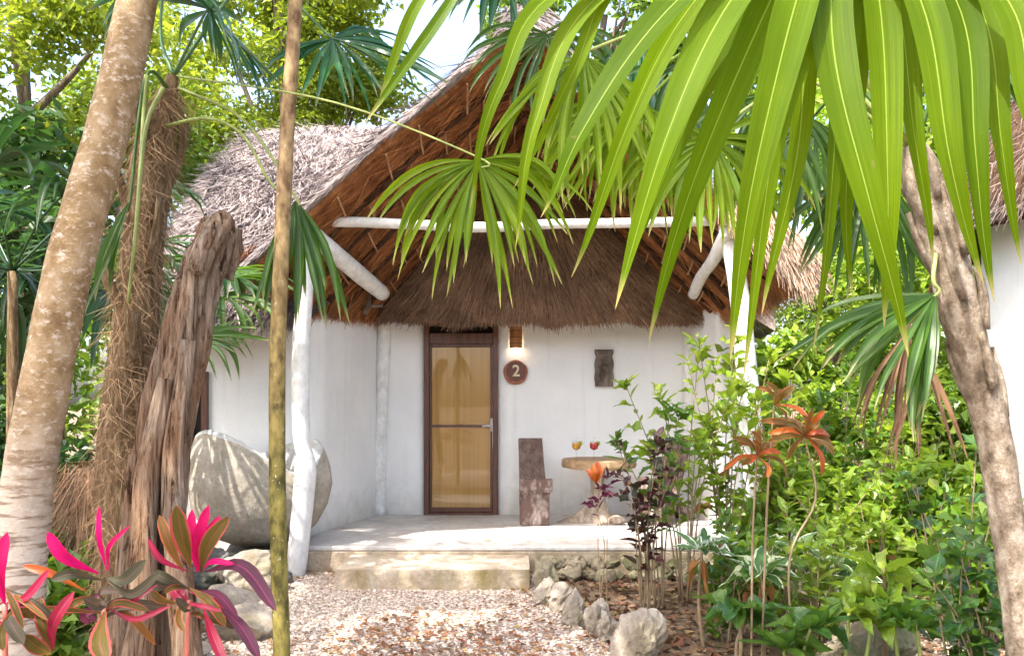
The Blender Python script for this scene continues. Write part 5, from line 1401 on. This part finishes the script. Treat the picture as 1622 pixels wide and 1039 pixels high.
fan(rp, at(1128, 222, 3.3), (0.05, -0.2, -1.0), (0, -0.95, 0.3), 36, 250, 0.50, 0.030, 1.5, 471, 'frond_lit', start=rt, via=at(1280, 130, 3.3), split=True, label='sunlit fan leaf above the right end of the beam')
fan(rp, at(1482, 466, 3.1), (-0.85, -0.10, -0.75), (-0.25, -0.85, 0.5), 24, 95, 0.60, 0.036, 0.45, 472, 'frond_green', start=path[62], via=at(1478, 440, 3.12), split=True, label='low green fan leaf hanging beside the right trunk')
fan(rp, at(1440, 520, 3.4), (-0.2, -0.1, -1.0), (0, -1, 0.1), 14, 70, 0.55, 0.020, 0.9, 473, 'frond_dry', start=path[60], via=at(1470, 470, 3.35), label='dead brown fan leaf hanging beside the right trunk')
fan(rp, at(1385, 265, 3.6), (-0.30, -0.1, -1.0), (0, -0.95, 0.3), 22, 110, 0.62, 0.036, 1.4, 474, 'frond_green', start=rt, via=at(1420, 190, 3.5))
fan(rp, at(1560, 90, 3.1), (0.7, -0.2, -0.6), (0.3, -0.7, 0.6), 24, 190, 0.6, 0.046, 0.7, 475, 'frond_green', start=rt, via=at(1500, 100, 3.1))
fan(rp, at(1010, 60, 3.9), (-0.1, 0, -1.0), (0, -1, 0.2), 20, 110, 0.60, 0.034, 1.6, 476, 'frond_teal', start=rt, via=at(1250, -30, 3.6))
fan(rp, at(1290, 190, 3.9), (-0.05, 0.1, -1.0), (0, -1, 0.2), 24, 130, 0.6, 0.034, 1.6, 477, 'frond_green', start=rt, via=at(1370, 120, 3.5))
fan(rp, at(790, -55, 4.4), (-0.1, -0.1, -1.0), (0, -1, 0.2), 24, 190, 0.42, 0.034, 0.9, 478, 'frond_teal', start=rt, via=at(1100, -120, 3.8))
fan(rp, at(1020, 170, 3.5), (-0.05, -0.15, -1.0), (0, -0.95, 0.3), 28, 150, 0.58, 0.028, 1.7, 479, 'frond_lit', start=rt, via=at(1200, 40, 3.4))
fan(rp, at(1215, 150, 3.4), (0.0, -0.15, -1.0), (0, -0.95, 0.3), 26, 140, 0.60, 0.030, 1.6, 480, 'frond_green', start=rt, via=at(1320, 60, 3.3))
fan(rp, at(868, 55, 3.9), (-0.1, -0.1, -1.0), (0, -0.95, 0.3), 34, 240, 0.46, 0.024, 1.5, 481, 'frond_green', start=rt, via=at(1150, -60, 3.6))
fan(rp, at(965, 165, 3.6), (-0.05, -0.1, -1.0), (0, -0.95, 0.3), 34, 200, 0.50, 0.023, 1.7, 482, 'frond_lit', start=rt, via=at(1180, 60, 3.5))
fan(rp, at(1085, 95, 3.6), (0.0, -0.1, -1.0), (0, -0.95, 0.3), 30, 200, 0.52, 0.024, 1.7, 483, 'frond_green', start=rt, via=at(1240, 20, 3.4))
P1 = [(at(760, -70, 2.2), at(690, 40, 2.15), at(576, 198, 2.2)), (at(745, -80, 2.2), at(660, 10, 2.2), at(598, 170, 2.25))]
mb = MB(); tube(mb, catmull([rt, at(1100, -220, 2.6), at(752, -75, 2.2)], 20), np.linspace(0.012, 0.007, 20), 6); fr = mb.build('frond', 'green_stem', rp, smooth=True)
for q in P1: blade(MB(), catmull(q, 20), 0.032, (0.2, -0.9, 0.3), 0.2).build('blade', 'frond_lit', fr, smooth=True)

# ------------------------------------------------------------------ pink cordylines in front
def ti_leaf(plant, mat, a, b, w, Y=(2.9, 2.85), bend=0.0, sag=0.0):
    """leaf from pixel a to pixel b, w px wide"""
    p0 = at(*a, Y[0]); p1 = at(*b, Y[1]); m = (p0 + p1) / 2; d = unit(p1 - p0); n = unit(np.cross(d, [0, 1, 0]))
    m = m + n * bend * np.linalg.norm(p1 - p0) + np.array([0, -0.04 - sag, 0])
    blade(MB(), catmull([p0, m, p1], 14), w * 0.76 * Y[1] / FPX, (0.25, -0.9, 0.35), 0.15, [0.14, 0.30, 0.80, 1.0, 0.80, 0.42, 0.015], twist=0.15).build('leaf', mat, plant, smooth=True)
def ti_plant(px, Y, top, label, leaves, bend=0):
    b = on_ground(px, Y); p = thing('ti_plant', (b[0], b[1], 0), label, 'plant', 'pink leaved ti plants in front of the trunks')
    mb = MB(); tube(mb, catmull([b - [0, 0, 0.02], at(px + bend, 1120, Y), at(*top, Y)], 12), np.linspace(0.013, 0.008, 12), 7); mb.build('stem', 'red_stem', p, smooth=True)
    for L in leaves: ti_leaf(p, *L)
    r = np.random.default_rng(int(px) + 7); cx, cy = top
    for k in range(9):
        a = k * 2.4 + r.uniform(-0.4, 0.4); ln = r.uniform(55, 105); m = ['ti_crimson', 'ti_grey', 'ti_olive', 'ti_bronze', 'ti_purple'][r.integers(5)]
        ti_leaf(p, m, (cx, cy + r.uniform(-25, 25)), (cx + math.cos(a) * ln, cy + 20 - abs(math.sin(a)) * ln * 0.4 + r.uniform(-20, 60)), r.uniform(12, 24), (Y + 0.02, Y + 0.14 * math.sin(a)), 0.15 * (1 if math.cos(a) > 0 else -1))
    return p
ti_plant(8, 2.8, (8, 955), 'ti plant at the left edge with one broad upright hot pink leaf', [
    ('ti_pink', (8, 958), (12, 842), 32, (2.8, 2.75)), ('ti_crimson', (10, 955), (80, 900), 18, (2.8, 2.7), -0.12), ('ti_grey', (10, 975), (38, 1020), 30, (2.8, 2.65), 0.15), ('ti_olive', (25, 960), (5, 1030), 26, (2.8, 2.65)), ('ti_crimson', (6, 990), (-30, 930), 22, (2.8, 2.75))])
ti_plant(163, 2.95, (165, 955), 'ti plant with narrow hot pink shoots and grey green lower leaves', [
    ('ti_pink', (156, 908), (75, 842), 27, (2.95, 2.85), 0.05), ('ti_pink', (170, 905), (157, 800), 12, (2.95, 2.9), -0.03), ('ti_pink', (173, 903), (206, 832), 11, (2.95, 2.9), 0.10), ('ti_grey', (160, 918), (80, 918), 24, (2.95, 2.8), -0.16), ('ti_grey', (170, 915), (232, 886), 28, (2.95, 2.85), -0.14),
    ('ti_grey', (172, 922), (255, 905), 22, (2.95, 2.85), -0.2), ('ti_grey', (168, 945), (132, 946), 26, (2.95, 2.75), -0.2), ('ti_orange', (135, 935), (35, 895), 18, (2.95, 2.85), -0.12), ('ti_olive', (160, 970), (40, 968), 16, (2.95, 2.8), -0.08), ('ti_olive', (166, 968), (168, 1050), 44, (2.9, 2.7)),
    ('ti_crimson', (170, 962), (272, 958), 13, (2.95, 2.85), -0.12), ('ti_crimson', (84, 1030), (118, 936), 26, (2.85, 2.8), 0.05), ('ti_olive', (84, 1030), (64, 945), 26, (2.85, 2.85), -0.05), ('ti_olive', (80, 1035), (36, 1005), 34, (2.85, 2.7), -0.15), ('ti_crimson', (166, 960), (250, 925), 10, (2.95, 2.95), -0.1)])
ti_plant(292, 3.05, (300, 950), 'ti plant with a tuft of hot pink leaves between olive ones', [
    ('ti_pink', (312, 905), (304, 806), 22, (3.05, 3.0), -0.03), ('ti_pink', (316, 905), (331, 799), 24, (3.05, 2.98), 0.02), ('ti_pink', (318, 905), (349, 816), 20, (3.05, 2.98), 0.06), ('ti_olive', (302, 898), (279, 800), 40, (3.05, 2.9), -0.04), ('ti_olive', (318, 905), (364, 818), 36, (3.05, 2.88), 0.04),
    ('ti_purple', (325, 905), (438, 968), 34, (3.05, 2.8), 0.22), ('ti_pink', (322, 902), (372, 893), 14, (3.05, 2.9), 0.12), ('ti_crimson', (298, 905), (234, 852), 14, (3.05, 2.95), 0.06), ('ti_bronze', (290, 905), (252, 815), 24, (3.05, 3.0), -0.05), ('ti_crimson', (322, 962), (360, 1060), 24, (3.0, 2.8), 0.05),
    ('ti_purple', (345, 960), (412, 1045), 28, (3.0, 2.8), 0.12), ('ti_purple', (318, 935), (378, 980), 20, (3.02, 2.85), 0.16), ('ti_crimson', (295, 955), (352, 968), 12, (3.0, 2.9), 0.08), ('ti_grey', (296, 930), (240, 905), 22, (3.02, 2.95), -0.1), ('ti_bronze', (282, 955), (240, 935), 18, (3.0, 2.9)), ('ti_bronze', (288, 950), (292, 1000), 16, (3.0, 2.85))])

# ------------------------------------------------------------------ planted bed on the right
pb_, pm_, pd_ = leafset('plant_bright', LANCE), leafset('plant_mid', LANCE), leafset('plant_deep', OVAL)
pp_, pv_, pw_ = leafset('plant_purple', OVAL), leafset('plant_variegated', LANCE), leafset('plant_variegated_white', LANCE)
po_ = leafset('plant_bright', OVAL); pmo = leafset('plant_mid', OVAL); dry = leafset('leaf_dry_orange', LANCE, (0.3, 0.5, 0.7))
orange, bronze = leafset('ti_orange', LANCE), leafset('ti_bronze', LANCE)
shrub('purple_shrub', 1022, 6.15, 690, 0.30, 9, pp_, 11, 0.13, 0.062, 500, 'dark purple leaved shrub in front of the slab table', stem='twig', start=0.38)
shrub('tall_shrub', 1085, 6.7, 552, 0.50, 9, pb_, 12, 0.18, 0.052, 501, 'tall slender shrub with light green narrow leaves beside the white wall', start=0.45, whorl=8)
shrub('tall_shrub', 1045, 6.5, 640, 0.40, 6, pm_, 10, 0.16, 0.048, 502, 'shorter narrow leaved green shrub just behind the purple one', start=0.4, whorl=7)
shrub('leafy_shrub', 1150, 7.1, 520, 0.50, 10, pb_, 16, 0.18, 0.066, 503, 'dense bright green shrub in front of the right porch post', start=0.25, whorl=4)
shrub('leafy_shrub', 1235, 7.2, 585, 0.6, 10, po_, 15, 0.18, 0.07, 504, 'bright green shrub behind the orange leaved plant', start=0.2, whorl=4)
bro = shrub('bromeliad', 955, 6.4, 755, 0.14, 3, leafset('ti_purple', LANCE), 4, 0.13, 0.03, 505, 'small purple strappy plant with an orange heart below the table', 'plant', stem='twig', start=0.8, rs=0.004)
for k_, tp_ in enumerate([(938, 735), (947, 730), (930, 742), (953, 738)]): ti_leaf(bro, 'ti_orange', (944, 765), tp_, 13, (6.4, 6.36 + 0.03 * k_))
# orange cordyline, rosettes placed as seen
oc = thing('orange_cordyline', on_ground(1238, 4.7), 'leggy ti plant with orange and bronze leaves in two rosettes', 'plant')
for pth in ([on_ground(1262, 4.7, -0.02), at(1250, 890, 4.7), at(1292, 790, 4.7), at(1274, 690, 4.7)], [on_ground(1190, 4.72, -0.02), at(1192, 860, 4.72), at(1199, 718, 4.72)], [on_ground(1205, 4.75, -0.02), at(1215, 800, 4.75), at(1226, 640, 4.75)]):
    mb = MB(); tube(mb, catmull(pth, 16), np.linspace(0.0075, 0.005, 16), 7); mb.build('stem', 'twig', oc, smooth=True)
for mset, ctr, tips, w in (('b', (1274, 692), [(1188, 662), (1206, 700), (1262, 634), (1240, 655), (1290, 640), (1330, 725), (1322, 690)], 14), ('o', (1276, 690), [(1312, 642), (1306, 765), (1300, 655), (1296, 735)], 14), ('b', (1199, 720), [(1152, 688), (1170, 740), (1205, 670), (1235, 700), (1188, 675)], 13), ('o', (1200, 722), [(1217, 762), (1180, 735)], 13), ('b', (1226, 642), [(1211, 600), (1264, 606), (1240, 612)], 15)):
    for k, tp in enumerate(tips):
        ti_leaf(oc, 'ti_orange' if mset == 'o' else 'ti_bronze', ctr, (ctr[0] + 0.85 * (tp[0] - ctr[0]), ctr[1] + 0.85 * (tp[1] - ctr[1])), w, (4.7, 4.7 - 0.18 + 0.12 * (k % 4)), 0.10 * (1 if tp[0] > ctr[0] else -1))
rr_ = np.random.default_rng(515)
for ctr, n_ in (((1274, 690), 8), ((1199, 720), 7), ((1226, 640), 4)):
    for k in range(n_):
        a = k * 2.4 + rr_.uniform(-.3, .3); ln = rr_.uniform(35, 62)
        ti_leaf(oc, 'ti_bronze' if k % 4 else 'ti_orange', ctr, (ctr[0] + math.cos(a) * ln, ctr[1] - math.sin(a) * ln * 0.6 + (18 if math.sin(a) < 0 else 0)), rr_.uniform(10, 15), (4.7, 4.7 + 0.15 * math.sin(a * 1.7)), 0.14 * (1 if math.cos(a) > 0 else -1))
# broad leaved plants at the front of the bed
def rosette(name, px, Y, cy, n, leaves, L, W, seed, label, cat='plant', stem='green_stem', el=(0.0, 0.9), dryn=0, nst=1):
    r = np.random.default_rng(seed); b = on_ground(px, Y); b[2] = float(gz(b[0], b[1])) - 0.02; t = thing(name, b, label, cat)
    for s in range(nst):
        c = at(px, cy, Y) + (0 if s == 0 else np.array([r.uniform(-.2, .2), r.uniform(-.15, .15), r.uniform(-.16, .04)]))
        mb = MB(); tube(mb, catmull([b + r.normal(size=3) * [0.03, 0.03, 0], (b + c) / 2 + r.normal(size=3) * 0.02, c], 10), np.linspace(0.013, 0.009, 10), 7); mb.build('stem', stem, t, smooth=True)
        for k in range(n + dryn):
            a = k * 2.4 + r.uniform(-0.3, 0.3); e = el[0] + (el[1] - el[0]) * (k / n) if k < n else r.uniform(-1.35, -0.5)
            d = np.array([math.cos(a) * math.cos(e), math.sin(a) * math.cos(e), math.sin(e)])
            sc = r.uniform(0.8, 1.12)
            place(t, (leaves if k < n else dry)[r.integers(3)], c - [0, 0, 0.004 * k] + d * 0.015, d, unit(np.array([0, 0, 1.0]) + r.normal(size=3) * 0.2 - d * 0.2), L * sc, W * sc * (1 if k < n else 0.32))
    return t
rosette('broad_leaf_plant', 1112, 5.45, 868, 12, pw_, 0.24, 0.08, 520, 'plant with white edged leaves above a skirt of dry orange ones', dryn=6, el=(-0.1, 1.0), stem='twig')
rosette('broad_leaf_plant', 1205, 5.05, 905, 14, pv_, 0.26, 0.09, 521, 'broad leaved plant with cream edged leaves beside the orange plant stems', el=(-0.3, 1.1), stem='twig', dryn=3)
rosette('broad_leaf_plant', 1165, 4.85, 955, 11, pd_, 0.23, 0.10, 522, 'dark green broad leaved plant with pale stems at the front', el=(-0.5, 0.8), stem='twig', nst=2)
rosette('broad_leaf_plant', 1285, 4.55, 990, 11, pd_, 0.24, 0.105, 523, 'low dark green plant with wide leaves at the bottom of the photo', el=(-0.2, 1.2), nst=2)
rosette('strap_leaf_plant', 1400, 4.9, 900, 13, po_, 0.30, 0.085, 524, 'yellow green strap leaved plant beside the rough brown rock', el=(-0.5, 0.9), stem='twig', nst=2)
rosette('strap_leaf_plant', 1345, 4.6, 965, 12, pb_, 0.26, 0.07, 525, 'bright green strap leaved plant in front of the brown rock', el=(-0.3, 1.0), nst=2)
rosette('strap_leaf_plant', 1255, 5.8, 860, 12, pv_, 0.20, 0.05, 526, 'pale striped plant behind the cream edged one', el=(-0.3, 1.0), nst=3)
shrub('round_leaf_shrub', 1530, 4.1, 690, 0.40, 9, pd_, 13, 0.125, 0.085, 530, 'dark glossy round leaved shrub beside the right palm trunk', start=0.12, whorl=2)
shrub('round_leaf_shrub', 1585, 3.9, 830, 0.25, 6, pd_, 12, 0.125, 0.085, 531, 'lower dark round leaved shrub at the foot of the right palm', start=0.1, whorl=2)
shrub('leafy_shrub', 1390, 6.6, 770, 0.42, 7, po_, 10, 0.15, 0.07, 532, 'bright green oval leaved shrub in the middle of the bed', start=0.15, whorl=3)
shrub('leafy_shrub', 1310, 6.6, 760, 0.42, 9, pb_, 15, 0.13, 0.045, 533, 'light green narrow leaved shrub left of the oval leaved one', start=0.15, whorl=3)
shrub('leafy_shrub', 1470, 6.9, 740, 0.45, 7, pmo, 10, 0.15, 0.075, 534, 'mid green shrub in front of the neighbouring wall', start=0.15, whorl=3)
shrub('leafy_shrub', 1180, 6.3, 800, 0.36, 8, pm_, 14, 0.13, 0.042, 535, 'green shrub below the orange leaved plant', start=0.15, whorl=3)
shrub('leafy_shrub', 1330, 8.2, 560, 0.7, 9, pmo, 17, 0.17, 0.075, 536, 'tall mid green shrub behind the bed near the porch corner', start=0.2, whorl=3)
shrub('leafy_shrub', 1440, 8.0, 590, 0.7, 9, po_, 17, 0.17, 0.075, 537, 'tall yellow green shrub behind the bed near the right palm', start=0.2, whorl=3)
for k, (px, Y, top, rad, n, m, lab) in enumerate([(1260, 9.2, 470, 0.8, 3400, 'leaf_bright', 'bright leafy bush behind the right porch post'), (1345, 9.8, 500, 0.9, 3400, 'leaf_mid', 'green bush behind the bed below the thatch'), (1430, 9.4, 520, 0.9, 3400, 'leaf_bright', 'sunny bush left of the right palm trunk'), (1500, 8.8, 600, 0.7, 2600, 'leaf_mid', 'green bush at the corner of the neighbouring cottage'),
                                            (1390, 7.3, 700, 0.6, 1500, 'leaf_bright', 'low sunny small leaved bush in the bed centre'), (1285, 7.6, 690, 0.55, 2000, 'leaf_bright', 'low small leaved bush behind the orange leaved plant'), (1480, 7.2, 720, 0.55, 1700, 'leaf_bright', 'low small leaved bush beside the neighbouring wall'), (1560, 5.6, 800, 0.45, 1200, 'leaf_mid', 'small green bush behind the right palm foot'),
                                            (1225, 6.9, 830, 0.45, 1500, 'leaf_mid', 'low green plant by the porch corner')]):
    foliage_bush('bush', px, Y, top, rad, n, (0.045, 0.16), m, 550 + k, lab, 'bush', 'bushes behind and between the bed plants', nclump=14)

# ------------------------------------------------------------------ left undergrowth
def fan_palm(name, px, Y, cy, n, L, mat, seed, label, hang=0.4):
    r = np.random.default_rng(seed); b = on_ground(px, Y); t = thing(name, b, label, 'palm', 'young fan palms in the undergrowth'); c = at(px, cy, Y)
    mb = MB(); tube(mb, catmull([b - [0, 0, 0.03], (b + c) / 2, c], 10), np.linspace(0.05, 0.03, 10), 10); mb.build('trunk', 'fibre_bark', t, smooth=True)
    for k in range(n):
        a = k * 2.4 + r.uniform(-.3, .3); e = r.uniform(-0.2, 0.9); d = np.array([math.cos(a) * math.cos(e), math.sin(a) * math.cos(e), math.sin(e)])
        hub = c + d * L * 0.95
        fan(t, hub, d + [0, 0, -hang], [-d[0] * d[2], -d[1] * d[2] - 0.3, 1.0], 22, 230, L, 0.055, 0.7, seed + 10 + k, mat, start=c, via=c + d * L * 0.5 + [0, 0, 0.06], nseg=8)
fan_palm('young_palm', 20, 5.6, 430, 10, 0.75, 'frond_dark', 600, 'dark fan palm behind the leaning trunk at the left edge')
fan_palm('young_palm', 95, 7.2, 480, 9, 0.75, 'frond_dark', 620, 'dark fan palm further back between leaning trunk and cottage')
fan_palm('young_palm', 275, 6.9, 480, 6, 0.55, 'frond_green', 640, 'small green fan palm behind the dead trunk')
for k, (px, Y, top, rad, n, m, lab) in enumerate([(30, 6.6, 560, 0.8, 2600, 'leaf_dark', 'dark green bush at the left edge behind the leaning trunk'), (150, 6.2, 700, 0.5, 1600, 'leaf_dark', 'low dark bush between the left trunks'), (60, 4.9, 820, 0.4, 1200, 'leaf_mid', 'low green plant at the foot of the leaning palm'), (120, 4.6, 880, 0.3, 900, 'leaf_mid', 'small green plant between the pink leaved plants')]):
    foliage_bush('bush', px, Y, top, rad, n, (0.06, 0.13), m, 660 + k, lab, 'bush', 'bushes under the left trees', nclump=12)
sp = on_ground(148, 5.2); dsk = thing('dry_palm_stump', sp, 'brown dry palm stump with hanging fibres behind the left trunks', 'stump')
mb = MB(); tube(mb, catmull([sp - [0, 0, 0.03], sp + [0.02, 0, 0.5], sp + [0.05, 0, 1.15]], 20), np.linspace(0.2, 0.13, 20), 20, fmod); mb.build('trunk', 'fibre_bark', dsk, smooth=True)
r = np.random.default_rng(670); n = 2600; a = r.uniform(0, 6.28, n); z = r.uniform(0.3, 1.2, n); o = np.stack([np.cos(a), np.sin(a), 0 * a], -1)
mb = MB(); straws(mb, sp + o * r.uniform(0.13, 0.24, n)[:, None] + np.stack([0.04 * z, 0 * z, z], -1), unit(o * 0.5 + [0, 0, -1.0]), o, r.uniform(0.1, 0.4, n), r.uniform(0.003, 0.008, n), 0.25, 671, 0.03); tag(mb.build('fibres', 'frond_dry', dsk), kind='stuff')

# ------------------------------------------------------------------ trees behind
BT = [  # px, py of crown centre, Y, radii, leaves, leaf size, material, label
    (40, 110, 9.5, (2.0, 1.6, 1.9), 14000, (0.06, 0.13), 'leaf_canopy', 'sunlit broadleaf tree filling the top left corner'),
    (170, 330, 11.5, (1.9, 1.5, 2.0), 11000, (0.06, 0.14), 'leaf_mid', 'green tree seen between the left trunks'),
    (330, 150, 13.5, (2.1, 1.6, 1.8), 11000, (0.07, 0.14), 'leaf_canopy', 'light green tree behind the left end of the thatch'),
    (500, 110, 15.5, (1.9, 1.6, 1.7), 11000, (0.08, 0.15), 'leaf_canopy', 'light green tree above the left thatch ridge'),
    (440, -60, 14.0, (1.9, 1.6, 1.0), 5000, (0.10, 0.19), 'leaf_canopy', 'tree crown at the top beside the patch of sky'),
    (930, 40, 15.5, (2.0, 1.6, 1.3), 6000, (0.10, 0.20), 'leaf_mid', 'tree crown rising behind the gable top'),
    (1110, 150, 16.5, (2.0, 1.6, 1.4), 6000, (0.10, 0.20), 'leaf_bright', 'pale tree behind the right roof slope'),
    (1310, 330, 13.0, (1.9, 1.5, 2.0), 11000, (0.07, 0.15), 'leaf_bright', 'bright yellow green tree beside the right thatch corner'),
    (1420, 210, 15.0, (2.0, 1.6, 2.0), 7000, (0.10, 0.20), 'leaf_bright', 'bright tree behind the right palm crown'),
    (1420, 480, 11.5, (1.5, 1.2, 1.3), 8000, (0.07, 0.15), 'leaf_bright', 'low bright tree between cottage and neighbour'),
    (1560, 130, 17.0, (2.2, 1.6, 2.2), 6000, (0.11, 0.20), 'leaf_mid', 'tree behind the neighbouring thatch at the right edge'),
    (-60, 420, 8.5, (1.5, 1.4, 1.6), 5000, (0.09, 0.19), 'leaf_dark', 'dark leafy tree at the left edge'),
]
for k, (px, py, Y, rad, n, size, m, lab) in enumerate(BT):
    c = at(px, py, Y); b = np.array([c[0] + 0.5 * math.sin(k * 2.1), Y + 0.3, 0.0])
    tree('broadleaf_tree', b, c, rad, 46, n, size, m, 700 + k, lab, group='trees behind the cottage', trunk_r=0.13, clump_r=(0.30, 0.62))
far = []
r = np.random.default_rng(760)
C = []
for ang in np.linspace(-52, 52, 60):
    D = r.uniform(21, 30); x = math.sin(math.radians(ang)) * D; y = math.cos(math.radians(ang)) * D
    top = r.uniform(3.4, 6.5) if not (-12 < ang < 0.5) else r.uniform(2.5, 3.6)
    for q in range(5): C.append((x + r.normal() * 0.8, y + r.normal() * 0.8, top * r.uniform(0.1, 1)))
V, F = cloud(r, np.array(C), r.uniform(0.9, 1.5, len(C)), 26000, (0.2, 0.42), 0.9, 0.6)
tag(MB().add(V, F).build('far_wood', 'leaf_mid'), 'far green mass of forest closing the view', 'forest', kind='stuff')
# tall shade tree whose crown reaches over the yard from behind the camera
tree('shade_tree', (-4.6, 1.2, 0), (-3.4, 1.3, 7.6), (2.7, 3.4, 0.9), 70, 9500, (0.09, 0.18), 'leaf_canopy', 790, 'tall spreading shade tree beside the path, its crown over the yard', trunk_r=0.16, clump_r=(0.3, 0.6), limbs=14)

shrub('leafy_shrub', 1150, 5.6, 850, 0.36, 7, pmo, 10, 0.13, 0.06, 800, 'small green shrub between the white edged and cream edged plants', start=0.1, whorl=3)
shrub('leafy_shrub', 1230, 5.5, 800, 0.36, 7, pb_, 12, 0.14, 0.05, 801, 'light green shrub around the stems of the orange leaved plant', start=0.1, whorl=4)
shrub('leafy_shrub', 1295, 5.3, 850, 0.34, 7, po_, 11, 0.14, 0.065, 802, 'yellow green shrub right of the orange leaved plant stems', start=0.1, whorl=4)
rosette('strap_leaf_plant', 1450, 4.5, 990, 12, pm_, 0.24, 0.055, 804, 'green strap leaved plant at the bottom right near the palm foot', el=(-0.2, 1.1), nst=2)
rosette('strap_leaf_plant', 1320, 5.7, 890, 12, pv_, 0.24, 0.05, 805, 'pale striped plant behind the yellow green strap leaved one', el=(-0.2, 1.0), nst=3)
tree('shade_tree', (4.7, 4.4, 0), (2.35, 5.2, 5.75), (1.0, 1.0, 0.4), 30, 5000, (0.09, 0.18), 'leaf_canopy', 791, 'unseen tree added to shade the neighbouring wall, its crown above the photo', trunk_r=0.12, clump_r=(0.3, 0.5), limbs=10)  # added out of view to keep the sun off the neighbouring wall
